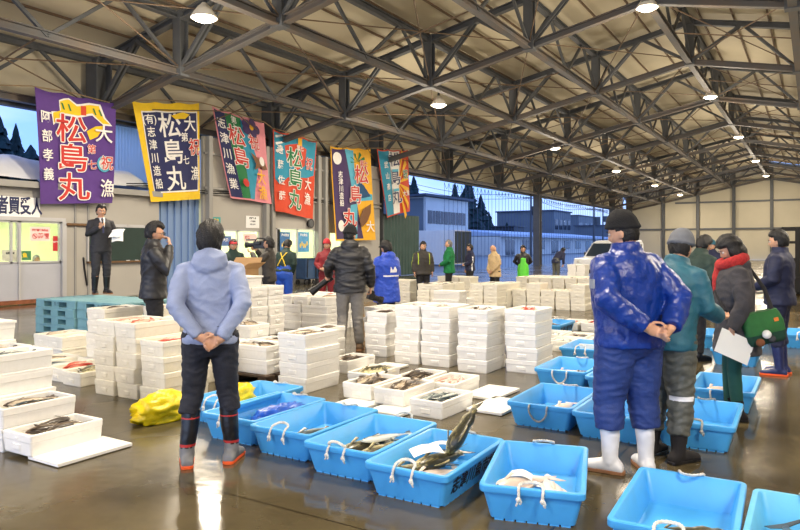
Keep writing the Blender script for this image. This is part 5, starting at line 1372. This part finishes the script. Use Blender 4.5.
    for nm, fn in o.get('extra', ()):       # straps, aprons, scarves: more clothing shells
        q, mats_, amp = fn(up, tor, ring, hd, A, lg); cloth_obj(nm, q, mats_, None, amp, 24)
    J = dict(root=root, hc=hc, hd=hd, up=up, A=A, k=k, tor=tor)
    c, s = math.cos(math.radians(face)), math.sin(math.radians(face))
    J['world'] = lambda p: (xy[0]+k*(p[0]*c-p[1]*s), xy[1]+k*(p[0]*s+p[1]*c), z+k*p[2])
    return J
def fab(name, rgb, rough=.75, var=.08, **kw): return mat(name, srgb(*rgb), rough, 0, var, kw.pop('scale', 14), bump=kw.pop('bump', .25), bscale=kw.pop('bscale', 150), **kw)
# ================================================================== THE CAST
DENIM = fab('dark denim', (34, 36, 46), .8, .15); JEAN_B = fab('black cloth', (26, 26, 30), .8, .15)
PALEJ = fab('pale blue jacket cloth', (148, 160, 192), .6, .05); NYLON = fab('glossy royal blue nylon', (15, 50, 132), .33, .1, bump=1.2, bscale=20)
BLUETR = fab('blue work trousers cloth', (38, 60, 122), .6, .08); WHITEB = mat('white rubber boots', srgb(226, 228, 234), .4, 0, .05, 8)
GREYB = mat('grey rubber', srgb(122, 122, 122), .5, 0, .06); REDL = mat('red rubber line', srgb(176, 44, 40), .5); ORSOLE = mat('orange sole', srgb(236, 92, 30), .6); BROWNS = mat('brown gum sole', srgb(150, 104, 70), .6)
BLKJ = fab('black padded jacket cloth', (34, 34, 37), .45, .12); DGREEN = fab('dark green jacket cloth', (28, 52, 46), .7, .1); DBROWN = fab('dark brown jacket cloth', (54, 50, 46), .65, .1)
REDJ = fab('red jacket cloth', (128, 26, 36), .65, .1); GREYT = fab('grey trouser cloth', (132, 128, 122), .8, .08); ROYAL = fab('bright blue coat cloth', (36, 74, 190), .5, .06)
NAVYT = fab('navy cloth', (30, 36, 66), .7, .1); GREENF = fab('green fleece', (20, 118, 66), .85, .1); BEIGE = fab('beige work jacket cloth', (206, 178, 134), .8, .06); TEALJ = fab('teal jacket cloth', (34, 96, 116), .6, .08)
OLIVE = fab('grey rain trousers cloth', (88, 90, 84), .5, .1); COAT = fab('charcoal wool coat', (66, 64, 68), .95, .15, bump=.5, bscale=220); SCARF = fab('red knitted scarf', (172, 44, 44), .95, .2, bump=.8, bscale=130, scale=60)
LEGG = fab('dark green leggings', (22, 74, 66), .8, .08); SUIT = fab('dark charcoal suit cloth', (48, 48, 54), .75, .06); SHIRT = fab('white shirt', (226, 226, 230), .7, .02); TIE = fab('dark tie', (60, 66, 110), .5, .1)
KNITB = fab('black knit', (24, 24, 26), .95, .15, bump=.7, bscale=160); KNITG = fab('grey knit', (112, 116, 124), .95, .1, bump=.7, bscale=160); REDC = fab('red cap cloth', (186, 36, 48), .7, .05); BLKC = fab('black cap cloth', (28, 30, 36), .7, .05)
APRON = fab('bright green rubber apron', (96, 214, 62), .45, .05); LIME = fab('lime stripe', (172, 196, 52), .7, .05); REFL = mat('white reflective strip', srgb(240, 240, 244), .4); OVER = fab('blue rubber overalls', (36, 84, 190), .4, .06); STRAPY = mat('yellow strap', srgb(232, 196, 40), .6)
BBOOT = mat('dark blue rubber', srgb(38, 48, 96), .25, 0, .06); SUEDE = fab('black suede', (30, 28, 30), .95, .1)
def bootzone(red=True, grey=True):
    def f(c, a):
        z = c[:, 2]; r = np.zeros(len(c), int)
        if grey: r[(z < .135) & (c[:, 1] < 9)] = 1
        if red: r[(np.abs(z-.150) < .007) | (np.abs(z-.335) < .006)] = 2
        return r
    return f
RB = ([RUBBER, GREYB, REDL], ORSOLE, .31, bootzone())
# 1 --- man in the pale blue jacket
back1 = dict(ARMS['back'], w=(.055, -.215, .915), e=(.225, -.15, 1.13), d=(-.92, -.02, -.35))
back2 = dict(ARMS['back'], w=(.08, -.235, .90), e=(.225, -.15, 1.13), d=(-.88, -.05, -.42), c=.8)
p1 = person('person', 'man in a pale blue hooded jacket and dark jeans, back turned, hands clasped behind', (-3.60, 3.36), 43, H=1.68, armL=back1, armR=back2, vox=.009, head=(-14, 0, 0), legs={-1: dict(a=(.155, -.03, .085), k=(.12, .02, .48), t=6), 1: dict(a=(.145, .02, .085), k=(.115, .04, .48), t=16)},
            outfit=dict(jacket=PALEJ, hood=True, jhem=.85, bulk=.98, trousers=DENIM, hem=.27, trouser_w=1.0, cuff=.064, boots=RB, seed=1.3, jacket_amp=.012))
# 2 --- man with glasses
person('person', 'man with glasses in a black jacket, hand at his mouth, facing right', near(154, 8.3), -38, H=1.80, armR=dict(e=(.25, .12, 1.14), w=(.07, .17, 1.43), d=(-.35, -.1, .9), pn=(-.3, -1, 0), th=(-.6, -.3, .5), c=.7), vox=.012, head=(-12, 8, 0),
       outfit=dict(jacket=BLKJ, trousers=JEAN_B, boots=([RUBBER], RUBBER, .27, None), glasses=True, seed=2.2, bulk=1.08))
# 3 --- man in a suit on the pallets
def suitz(c, nn):
    r = np.zeros(len(c), int); w = np.clip((c[:, 2]-1.16)/.28, 0, 1)*.055
    r[(c[:, 1] > .03) & (np.abs(c[:, 0]) < w) & (c[:, 2] > 1.16)] = 1; r[(c[:, 1] > .03) & (np.abs(c[:, 0]) < .017) & (c[:, 2] > 1.16) & (c[:, 2] < 1.45)] = 2; r[(c[:, 2] > 1.462)] = 1
    return r
p3 = person('person', 'man in a dark suit and tie standing on the teal pallets, speaking into a microphone', at(101, 294, .585), 252, z=.587, H=1.70, vox=.011, head=(-8, 4, 0),
            armR=dict(e=(.245, .03, 1.14), w=(.085, .22, 1.27), d=(-.45, .25, .75), pn=(-.6, -.7, 0), th=(-.2, -.3, 1), c=1.0), armL=dict(e=(.245, .02, 1.12), w=(.17, .27, 1.12), d=(-.25, 1, .05), pn=(-.2, 0, 1), th=(-1, .1, .2), c=.7),
            outfit=dict(jacket=[SUIT, SHIRT, TIE], jacket_zone=suitz, jacket_amp=.006, collar='low', jhem=.80, trousers=SUIT, hem=.2, boots=([RUBBER], BROWNS, .26, None), seed=3.1))
mic = p3['world'](p3['A'][1]['w']+V3(-.035, .04, .10)); hm = p3['world'](p3['hc']+V3(0, .07, -.1))
t = thing('microphone', 'small black microphone held by the man in a suit', 'microphone', mic); a = Vector(hm)-Vector(mic); a.normalize()
MB().cyl(-.05*a, .07*a, .012, .016, 12).build('handle', BLACKP, t, smooth=True); MB().ell(.085*a, (.022, .022, .025), 12, 10).build('mesh_head', STEEL, t, smooth=True)
q = p3['world'](p3['A'][-1]['w']+V3(.02, .17, .035))
paper(*q, -.5, .05, math.radians(215), 'white papers held out in the left hand of the man in a suit', .22, .31, .01, 'papers', 'paper_sheets'); q2 = (q[0]+.02, q[1], q[2]-.05); paper(*q2, -.95, .1, math.radians(225), 'second white sheet drooping under the papers of the man in a suit', .2, .28, .03, 'paper', 'paper_sheet')
# 4 --- red cap
person('person', 'man in a red cap and dark green jacket standing at the lit window', near(233, 14.3), 236, H=1.63, vox=.016, armL='front', armR='front', outfit=dict(jacket=DGREEN, trousers=JEAN_B, boots=([RUBBER], RUBBER, .26, None), hat=('cap', REDC), seed=4))
# 5 --- television cameraman
p5 = person('person', 'cameraman in a dark brown jacket holding a video camera on his shoulder', near(269, 13.4), 118, H=1.66, vox=.014, armR=dict(e=(.27, .17, 1.22), w=(.16, .30, 1.46), d=(-.1, .8, .3), pn=(-1, 0, 0), th=(0, 0, 1), c=.8), armL=dict(e=(.25, .18, 1.20), w=(.02, .34, 1.40), d=(.5, .6, .3), pn=(.2, .2, 1), th=(0, 0, 1), c=.7),
            outfit=dict(jacket=DBROWN, trousers=JEAN_B, boots=([SUEDE], RUBBER, .1, None), seed=5, style='mop'))
t = thing('video_camera', 'black shoulder video camera pointed left by the cameraman', 'video camera', p5['world'](V3(.15, .16, 1.56)), math.radians(118)); 
MB().box((0, .02, 0), (.10, .34, .15)).build('body', BLACKP, t, bevel=.012); mb = MB(); mb.cyl((0, .19, .0), (0, .30, 0), .045, .05, 16); mb.cyl((0, .30, 0), (0, .36, 0), .06, .065, 16); mb.build('lens', BLACKP, t, smooth=True, sharp=35)
mb = MB(); mb.tube([(0, -.1, .075), (0, -.08, .13), (0, .12, .13), (0, .16, .075)], .013, 8); mb.build('top_handle', BLACKP, t); MB().cyl((.06, .16, .10), (.06, .36, .10), .016, None, 10).build('microphone', STEEL, t); MB().box((-.08, .10, .03), (.06, .12, .06)).build('viewfinder', BLACKP, t, bevel=.008); MB().box((0, -.19, 0), (.09, .09, .12)).build('battery', STEEL, t, bevel=.01)
# 6 --- bib overalls
def xstraps(up, tor, ring, hd, A, lg):
    q = MB()
    for s in (-1, 1): q.tube([up(V3(s*.085, .12, 1.25)), up(V3(s*.10, .03, 1.455)), up(V3(s*.07, -.13, 1.36)), up(V3(-s*.02, -.165, 1.22)), up(V3(-s*.10, -.15, 1.06))], [(.020, .010)]*5, 8)
    return q, [STRAPY], 0
person('person', 'stooping man in blue bib overalls with crossed yellow straps', near(284, 14.8), 12, H=1.66, lean=14, vox=.014, armL='low', armR='low', head=(0, 22, 0),
       outfit=dict(jacket=DGREEN, jhem=.95, trousers=OVER, trouser_top=1.10, trouser_w=1.15, hem=.15, boots=([RUBBER], RUBBER, .26, None), seed=6, extra=(('straps', xstraps),)))
# 7 --- red jacket
person('person', 'person in a red jacket, red trousers and red knit hat behind the photographer', near(327, 15.4), 205, H=1.64, vox=.016, armL='front', armR='front', outfit=dict(jacket=REDJ, trousers=REDJ, boots=([RUBBER], RUBBER, .26, None), hat=('beanie', REDC), seed=7))
# 8 --- photographer
p8 = person('person', 'tall photographer in a black padded jacket and black knit hat, back turned', near(350, 9.75), 36, H=1.79, vox=.011, lean=4, armR=dict(e=(.275, -.04, 1.12), w=(.285, .10, .87), d=(0, .25, -1), pn=(-1, .2, 0), th=(0, 1, .1), c=.8), armL=dict(e=(.30, .0, 1.14), w=(.28, .20, 1.03), d=(.1, .9, -.3), pn=(1, 0, 0), th=(0, .2, 1), c=.7), head=(-28, 8, 0),
            legs={-1: dict(a=(.12, -.04, .085)), 1: dict(a=(.13, .06, .085))}, outfit=dict(jacket=BLKJ, hood=True, jhem=.80, bulk=1.16, jacket_amp=.016, jacket_freq=14, jst=(.6, .6, 2.2), trousers=GREYT, boots=([mat('brown boots', srgb(96, 74, 50), .7)], BROWNS, .12, None), hat=('beanie', KNITB), style='crop', seed=8))
def dslr(label, loc, face, pitch, ln, strap=None):
    t = thing('camera', label, 'camera', loc); t.rotation_euler = (math.radians(pitch), 0, math.radians(face))
    mb = MB(); mb.box((0, 0, 0), (.145, .07, .11)); mb.box((.055, .035, -.005), (.035, .04, .10)); mb.build('body', BLACKP, t, bevel=.01)
    MB().loft([[(x*w, y*w-.005, z) for x, y in ((-.04, -.04), (.04, -.04), (.035, .05), (-.035, .05))] for z, w in ((.05, 1), (.085, .75))]).build('prism_hump', BLACKP, t, bevel=.004)
    mb = MB(); mb.cyl((-.01, .03, -.005), (-.01, .07, -.005), .036, .04, 20); mb.cyl((-.01, .07, -.005), (-.01, ln*.7, -.005), .044, .042, 20); mb.cyl((-.01, ln*.7, -.005), (-.01, ln, -.005), .05, .056, 20); mb.build('lens', BLACKP, t, smooth=True, sharp=35)
    MB().cyl((-.01, ln-.004, -.005), (-.01, ln+.002, -.005), .046, None, 20).build('front_glass', DARKGLASS, t)
    if strap: MB().tube([tuple(p) for p in strap], .010, 6).build('strap', RUBBER, t)
    return t
w_ = p8['A'][1]['w']; dslr('black camera hanging in the right hand of the tall photographer', p8['world'](w_+V3(0, .10, -.13)), -40, -20, .20)
w_ = p8['A'][-1]['w']; dslr('black camera with a long lens at the left side of the photographer', p8['world'](w_+V3(.0, .13, -.03)), 128, -38, .36)
# 9 --- blue coat with cap
def bluez(c, nn):
    r = np.zeros(len(c), int); b = (c[:, 1] < -.02)&(np.abs(c[:, 0]) < .17)
    r[b & (np.abs(c[:, 2]-1.10) < .009)] = 1
    x, z = c[:, 0]-.02, c[:, 2]-1.20
    r[b & (np.abs(x) < .075) & (z > -.04) & (z < .03+.03*np.sin(x*60))] = 1
    return r
person('person', 'short man in a bright blue coat with a white emblem and black cap', (-5.93, 9.30), 72, H=1.585, vox=.012, armL='front', armR='front', head=(8, 10, 0), outfit=dict(jacket=[ROYAL, REFL], jacket_zone=bluez, hood=True, jhem=.64, bulk=1.28, flare=1.05, trousers=NAVYT, hem=.2, boots=([RUBBER], ORSOLE, .30, None), hat=('cap', BLKC), seed=9))
# 10 --- lime striped jacket
def limez(c, nn):
    r = np.zeros(len(c), int); r[(np.abs(c[:, 0]) > .14) & (np.abs(c[:, 0]) < .165) & (c[:, 2] > 1.1) & (c[:, 2] < 1.4)] = 1; r[(np.abs(c[:, 0]) > .21) & (np.abs(c[:, 1]-.0) < .012)] = 1; return r
person('person', 'man in a dark jacket with lime stripes walking towards the camera', near(423, 17.2), 222, H=1.60, vox=.014, outfit=dict(jacket=[DBROWN, LIME], jacket_zone=limez, bulk=1.25, trousers=JEAN_B, boots=([RUBBER], RUBBER, .26, None), seed=10))
# 11 --- green fleece
person('person', 'grey haired man in a bright green fleece, facing left', near(449, 17.9), 118, H=1.66, vox=.014, armL='front', armR='side', outfit=dict(jacket=GREENF, bulk=1.12, jhem=.80, trousers=JEAN_B, boots=([RUBBER], RUBBER, .26, None), hair=HAIRG, style='crop', seed=11))
# 12 --- black jacket
def wz(c, nn):
    r = np.zeros(len(c), int); r[(np.abs(c[:, 0]) > .18) & (np.abs(c[:, 1]+.0) < .016) & (c[:, 2] < 1.3)] = 1; return r
person('person', 'man in a black jacket with white sleeve stripes, beside the dark container door', near(470, 20.5), 135, H=1.54, vox=.016, armL='front', armR='side', outfit=dict(jacket=[NAVYT, REFL], jacket_zone=wz, bulk=1.1, trousers=JEAN_B, boots=([RUBBER], RUBBER, .26, None), seed=12))
# 13 --- beige jacket
person('person', 'bald old man in a beige work jacket, looking down with hands joined', near(495, 18.3), 150, H=1.53, lean=5, vox=.014, armL='low', armR='low', head=(0, 16, 0), outfit=dict(jacket=BEIGE, bulk=1.08, jhem=.74, trousers=JEAN_B, boots=([RUBBER], RUBBER, .26, None), style='bald', seed=13))
# 14 --- green apron
def apron(up, tor, ring, hd, A, lg):
    q = MB(); q.loft([tor(np.array([(x, y+.0, z) for x, y in [(-w, .06), (-w*.6, .155), (0, .172), (w*.6, .155), (w, .06), (w*.8, .05), (0, .10), (-w*.8, .05)]])) for z, w in ((.35, .20), (.6, .20), (.85, .20), (1.02, .19), (1.12, .13), (1.28, .12))])
    return q, [APRON], .003
person('person', 'man in a bright green apron over a black shirt, arms behind him', near(523, 20.6), 205, H=1.50, vox=.016, armL=ARMS['back'], armR=ARMS['back'], outfit=dict(jacket=BLKJ, trousers=JEAN_B, boots=([RUBBER], RUBBER, .26, None), seed=14, extra=(('apron', apron),)))
# 15 --- bending person
person('person', 'bending person in a dark top beside the far dark column', near(556, 27.5), -20, H=1.62, lean=48, vox=.022, armL=dict(e=(.22, .1, 1.14), w=(.2, .3, 1.0)), armR=dict(e=(.22, .1, 1.14), w=(.2, .3, 1.0)), hands=True, outfit=dict(jacket=NAVYT, trousers=OLIVE, boots=([RUBBER], RUBBER, .26, None), seed=15))
# 16 --- big man in blue nylon
bk1 = dict(ARMS['back'], w=(.07, -.255, .955), e=(.27, -.16, 1.13), d=(-.95, -.05, -.3), c=.6); bk2 = dict(ARMS['back'], w=(.10, -.275, .945), e=(.27, -.17, 1.13), d=(-.85, -.1, -.5), c=.9)
p16 = person('person', 'big man in a shiny royal blue jacket, black knit hat and white boots, hands behind', (-1.06, 4.68), 50, H=1.735, lean=5, vox=.009, armL=bk1, armR=bk2, head=(36, 6, 0), legs={-1: dict(a=(.12, .04, .085), k=(.115, .06, .48), t=40), 1: dict(a=(.13, -.0, .085), k=(.12, .02, .48), t=20)},
             outfit=dict(jacket=NYLON, jhem=.83, bulk=1.31, flare=.95, jacket_amp=.011, jacket_freq=24, jst=(1, 1, .6), trousers=BLUETR, trouser_w=1.38, hem=.20, cuff=.066, boots=([WHITEB], BROWNS, .30, None), hat=('beanie', KNITB), style='crop', hair=HAIRB, seed=16))
a_ = p16['A'][-1]; c_ = a_['sh']*.45+a_['e']*.55; q = MB(); q.box((0, 0, 0), (.008, .05, .06)); me = q.mesh('badge', mat('silver grey badge', srgb(150, 154, 160), .5)); me.transform(Matrix.Translation(Vector(c_*p16['k'])+Vector((-.098, .01, 0)))); link('badge', me, p16['root'])
# 17 --- teal jacket
def refz(c, nn):
    r = np.zeros(len(c), int); r[(np.abs(c[:, 2]-.47) < .016) & (c[:, 1] < .03) & (c[:, 0] > .06)] = 1; return r
person('person', 'stooping man in a teal jacket, grey knit hat and grey rain trousers', (-.90, 5.12), -24, H=1.64, lean=15, vox=.011, armL=dict(e=(.25, .03, 1.13), w=(.16, .24, 1.06), d=(-.2, 1, 0), pn=(1, 0, 0), th=(0, 0, 1), c=.6), armR=dict(e=(.235, .06, 1.15), w=(.20, .32, 1.13), d=(-.1, 1, .05), pn=(-.5, 0, 1), th=(-.7, .2, .6), c=.6), head=(10, 6, 0),
       outfit=dict(jacket=TEALJ, jhem=.82, bulk=1.16, trousers=[OLIVE, REFL], trouser_zone=refz, trouser_w=1.25, trouser_amp=.017, hem=.12, boots=([SUEDE], RUBBER, .2, None), hat=('beanie', KNITG), style='crop', seed=17))
# 18 --- dark hunched man
person('person', 'hunched man in a dark green jacket between the teal jacket and the red scarf', near(693, 9.0), -35, H=1.68, lean=18, vox=.013, armL='front', armR='front', head=(0, 8, 0), outfit=dict(jacket=DGREEN, bulk=1.12, trousers=JEAN_B, boots=([RUBBER], RUBBER, .26, None), seed=18))
# 19 --- woman with scarf
def scarf(up, tor, ring, hd, A, lg):
    q = MB(); q.tube([up(V3(.115*math.cos(t_), .105*math.sin(t_)+.005, 1.462-.035*math.sin(t_))) for t_ in np.linspace(0, 2*PI, 17)], [(.044, .055)]*17, 12); q.tube([up(V3(.03, .12, 1.42)), up(V3(.02, .155, 1.30)), up(V3(.01, .16, 1.20))], [(.07, .03), (.06, .024), (.045, .02)], 10)
    return q, [SCARF], .008
p19 = person('person', 'woman in a charcoal wool coat and red scarf, looking down at a sheet', (-.59, 6.58), 108, H=1.60, vox=.011, lean=3, armL=dict(e=(.27, -.02, 1.10), w=(.27, .10, .86), d=(-.1, .2, -.9), pn=(-.8, -.3, 0), th=(-.2, .9, .4), c=.6), armR='front', head=(6, 20, 0), legs={-1: dict(a=(.07, .0, .085), k=(.07, .03, .48)), 1: dict(a=(.08, .03, .085), k=(.075, .04, .48))},
             outfit=dict(jacket=COAT, hood=True, jhem=.62, flare=1.16, bulk=1.2, trousers=LEGG, trouser_w=.82, trouser_amp=.002, boots=([SUEDE], RUBBER, .12, None), style='bob', seed=19, extra=(('scarf', scarf),)))
w_ = p19['world'](p19['A'][-1]['w']+V3(-.02, -.02, -.14)); s_ = paper(*w_, math.radians(82), math.radians(8), math.radians(36), 'white sheet of paper held low by the woman in a red scarf', .30, .21, .006, 'paper', 'paper_sheet')
s_.rotation_euler = (math.radians(80), math.radians(24), math.radians(31))
GBAG = fab('green canvas', (44, 104, 52), .85, .08)
wc = p19['world'](V3(-.22, -.17, .90)); t = thing('shoulder_bag', 'green canvas shoulder bag hanging behind the woman in a charcoal coat', 'bag', wc); t.rotation_euler = (0, math.radians(-14), math.radians(26))
crum = MB(); crum.loft([rr(.14, .045, -.15, .04), rr(.155, .06, -.11, .04), rr(.155, .062, .02, .04), rr(.14, .05, .08, .04), rr(.13, .04, .11, .03)]); me = crum.mesh('body', fab('dark green canvas', (26, 66, 50), .85, .08), True); link('body', me, t)
mb = MB(); mb.loft([rr(.158, .068, -.06, .04), rr(.16, .072, .02, .04), rr(.146, .06, .09, .04), rr(.134, .046, .12, .03)]); mb.build('flap', GBAG, t, smooth=True); MB().box((.09, -.071, .04), (.035, .008, .03)).build('label_tag', mat('orange tag', srgb(214, 120, 50), .7), t)
S_ = [Vector(p19['world'](p)) for p in (V3(-.25, -.26, .98), V3(-.12, -.21, 1.22), V3(.10, -.12, 1.435), V3(.125, .10, 1.37), V3(.0, .185, 1.2), V3(-.19, .14, 1.02), V3(-.25, -.05, .96), V3(-.26, -.14, .98))]
inv = (Matrix.Translation(wc) @ t.rotation_euler.to_matrix().to_4x4()).inverted(); MB().tube([tuple(inv @ p) for p in S_], [(.018, .006)]*8, 8).build('strap', JEAN_B, t)
mb = MB()
for (x, z, r, mm) in ((-.02, -.06, .035, 0), (.01, -.10, .03, 0), (-.08, -.11, .032, 1), (.05, -.11, .024, 0)): mb.ell((x, -.105, z), (r, r*.7, r), 12, 8, mm)
for i, (x, z, r, c3) in enumerate(((-.02, -.06, .036, (232, 232, 230)), (.012, -.105, .03, (60, 62, 66)), (-.085, -.115, .034, (122, 74, 46)))):
    tt = tag(MB().ell((0, 0, 0), (r, r*.7, r), 14, 10).build('plush_charm', fab('plush %d' % i, c3, .95, .1), None, smooth=True), ['small white plush charm hanging on the green bag', 'small dark plush charm hanging on the green bag', 'small brown plush charm hanging on the green bag'][i], 'charm'); tt.location = (Matrix.Translation(wc) @ t.rotation_euler.to_matrix().to_4x4()) @ Vector((x, -.09, z))
# 20 --- navy jacket
person('person', 'man in a navy jacket and dark blue rubber boots at the right edge', (-.36, 9.15), 82, H=1.69, vox=.012, armL='front', armR='front', head=(0, 6, 0), outfit=dict(jacket=NAVYT, jhem=.82, bulk=1.18, trousers=NAVYT, trouser_w=1.1, hem=.25, boots=([BBOOT], ORSOLE, .36, None), seed=20))
# 21, 22 --- far people
person('person', 'distant person in a teal knit hat beyond the woman in a red scarf', near(712, 15.5), 160, H=1.62, vox=.018, armL='front', armR='front', outfit=dict(jacket=NAVYT, trousers=JEAN_B, boots=([RUBBER], RUBBER, .26, None), hat=('beanie', TEALJ), seed=21))
person('person', 'distant stooping person in grey beyond the hunched man in dark green', near(704, 17.5), 150, H=1.58, lean=12, vox=.018, armL='front', armR='low', outfit=dict(jacket=GREYT, trousers=JEAN_B, boots=([RUBBER], RUBBER, .26, None), seed=22))
# 23 --- man seated in the office
y_, z_ = wallpt(36, 256, -18.6)
person('person', 'man with short grey hair seated inside the lit office window', (-18.6, y_), -60, z=-.42, H=1.66, vox=.018, legs={-1: dict(k=(.11, .42, .93), a=(.11, .45, .525)), 1: dict(k=(.11, .42, .93), a=(.11, .45, .525))}, armL='front', armR='front', outfit=dict(jacket=GREYT, trousers=JEAN_B, boots=([SUEDE], RUBBER, .1, None), hair=HAIRG, style='crop', seed=23))
t = thing('office_chair', 'plain office chair under the seated man inside the office', 'chair', (-18.6, y_, .03), math.radians(-60))
MB().box((0, .02, .36), (.44, .44, .05)).build('seat', BLACKP, t, bevel=.015); MB().box((0, -.25, .66), (.40, .05, .34)).build('backrest', BLACKP, t, bevel=.02); MB().box((0, -.27, .45), (.05, .02, .3)).build('back_post', STEEL, t)
for a_ in (-.18, .18):
    for b_ in (-.16, .2): MB().cyl((a_, b_, 0), (a_, b_, .34), .018, None, 8).build('leg', STEEL, t)
# ================================================================== CARTON, VAN, FORKLIFT
t = bpy.data.objects['cardboard_carton']; t.location = (kx-.84, ky+.86, z0+5*BH); t.rotation_euler = (0, 0, .06)
cw, cl, ch = .60, .44, .25
mb = MB(); mb.span((-cw/2, -cl/2, 0), (cw/2, -cl/2+.008, ch)); mb.span((-cw/2, cl/2-.008, 0), (cw/2, cl/2, ch)); mb.span((-cw/2, -cl/2, 0), (-cw/2+.008, cl/2, ch)); mb.span((cw/2-.008, -cl/2, 0), (cw/2, cl/2, ch)); mb.span((-cw/2, -cl/2, 0), (cw/2, cl/2, .01)); mb.build('box_body', CARD, t)
fl = mat('grey printed cardboard', srgb(176, 170, 164), .8, 0, .05)
for pts, m_ in ((((-cw/2, -cl/2, ch), (cw/2, -cl/2, ch), (cw/2-.02, -cl/2-.20, ch+.06), (-cw/2+.02, -cl/2-.20, ch+.06)), fl), (((-cw/2, cl/2, ch), (cw/2, cl/2, ch), (cw/2-.02, cl/2+.12, ch+.17), (-cw/2+.02, cl/2+.12, ch+.17)), CARD), (((cw/2, -cl/2, ch), (cw/2, cl/2, ch), (cw/2+.16, cl/2-.02, ch+.10), (cw/2+.16, -cl/2+.02, ch+.10)), CARD), (((-cw/2, -cl/2, ch), (-cw/2, cl/2, ch), (-cw/2-.18, cl/2-.02, ch-.06), (-cw/2-.18, -cl/2+.02, ch-.06)), fl)):
    MB().extrude(pts, (0, 0, .008)).build('flap', m_, t)
# white van
VW = mat('white van paint', srgb(222, 226, 230), .3, 0, .02, coat=.5)
vx, vy = near(592, 28.5); t = thing('van', 'white van parked at the open side behind the big blue jacket', 'van', (vx, vy, 0), math.radians(76))
prof = [(-.2, .35), (-.28, .7), (-.2, .95), (.55, 1.0), (1.15, 1.62), (1.5, 1.72), (3.2, 1.74), (3.35, 1.6), (3.4, .4), (3.2, .3)]
mb = MB(); n = len(prof); rings = []
for y, s in ((-.74, .96), (-.70, 1.0), (.70, 1.0), (.74, .96)):
    rings.append([(x if s == 1 else 1.6+(x-1.6)*.985, y-(.10*max(0, z-1.0)/.7)*(1 if y > 0 else -1), z if s == 1 else 1.0+(z-1.0)*.96) for x, z in prof])
mb.loft(rings); mb.build('body', VW, t, bevel=.03)
for s in (-1, 1):
    mb = MB(); mb.extrude([(1.05, s*.72, 1.08), (1.30, s*.665, 1.52), (2.1, s*.665, 1.55), (2.1, s*.72, 1.08)], (0, s*.03, 0)); mb.build('side_window', DARKGLASS, t); mb = MB(); mb.extrude([(2.2, s*.72, 1.08), (2.2, s*.665, 1.55), (3.1, s*.665, 1.55), (3.1, s*.72, 1.08)], (0, s*.03, 0)); mb.build('side_window', DARKGLASS, t)
    MB().box((.98, s*.86, 1.12), (.1, .12, .18)).build('mirror', BLACKP, t, bevel=.02)
    for x in (.35, 2.75):
        w__ = MB().cyl((x, s*.60, .29), (x, s*.76, .29), .29, None, 24).build('wheel', RUBBER, t); MB().cyl((x, s*.76, .29), (x, s*.775, .29), .17, .15, 16).build('hub', WINTRIM, w__)
    MB().ell((-.2, s*.5, .78), (.06, .14, .10), 12, 8).build('headlight', WINTRIM, t, smooth=True)
mb = MB(); mb.extrude([(.60, -.62, 1.03), (.60, .62, 1.03), (1.12, .56, 1.57), (1.12, -.56, 1.57)], (-.03, 0, .02)); mb.build('windscreen', DARKGLASS, t)
MB().box((-.24, 0, .42), (.12, 1.4, .16)).build('bumper', BLACKP, t, bevel=.03)
# forklift
FY = mat('forklift yellow', srgb(216, 170, 40), .45, 0, .06); FO = mat('forklift orange', srgb(212, 110, 40), .45)
fx, fy = near(790, 20.5); t = thing('forklift', 'yellow forklift with a tall black mast at the right edge', 'forklift', (fx, fy, 0), math.radians(150))
mb = MB(); mb.box((0, -.9, .62), (1.0, 1.5, .7)); mb.box((0, -1.45, .95), (1.0, .45, .6)); mb.build('body', FY, t, bevel=.05)
MB().box((0, -.75, 1.05), (.5, .5, .15)).build('seat', BLACKP, t, bevel=.03); MB().box((0, -1.0, 1.35), (.5, .1, .5)).build('seat_back', FO, t, bevel=.03)
mb = MB()
for s in (-.45, .45):
    mb.bar((s, -.25, .9), (s, -.35, 2.05), .06, .06); mb.bar((s, -1.5, 1.2), (s, -1.35, 2.05), .06, .06); mb.bar((s, -.35, 2.05), (s, -1.35, 2.05), .06, .06)
for q in range(6): mb.bar((-.45, -.4-q*.18, 2.06), (.45, -.4-q*.18, 2.06), .03, .03)
mb.build('overhead_guard', BLACKP, t)
mb = MB()
for s in (-.3, .3): mb.bar((s, .1, .08), (s, .1, 2.0), .08, .12)
for z in (.3, 1.0, 1.6, 1.98): mb.bar((-.3, .1, z), (.3, .1, z), .06, .08)
mb.build('mast', BLACKP, t)
mb = MB(); mb.box((0, .2, .35), (.95, .05, .45)); mb.build('carriage', BLACKP, t)
for s in (-.25, .25): MB().box((s, .75, .1), (.12, 1.1, .05)).build('fork', STEEL, t)
for s in (-.5, .5):
    for y, r in ((-.15, .32), (-1.4, .26)): MB().cyl((s-.09, y, r), (s+.09, y, r), r, None, 20).build('wheel', RUBBER, t)
MB().tube([(.0, -.35, 1.05), (.0, -.45, 1.3)], .02, 8).build('steering_column', BLACKP, t)
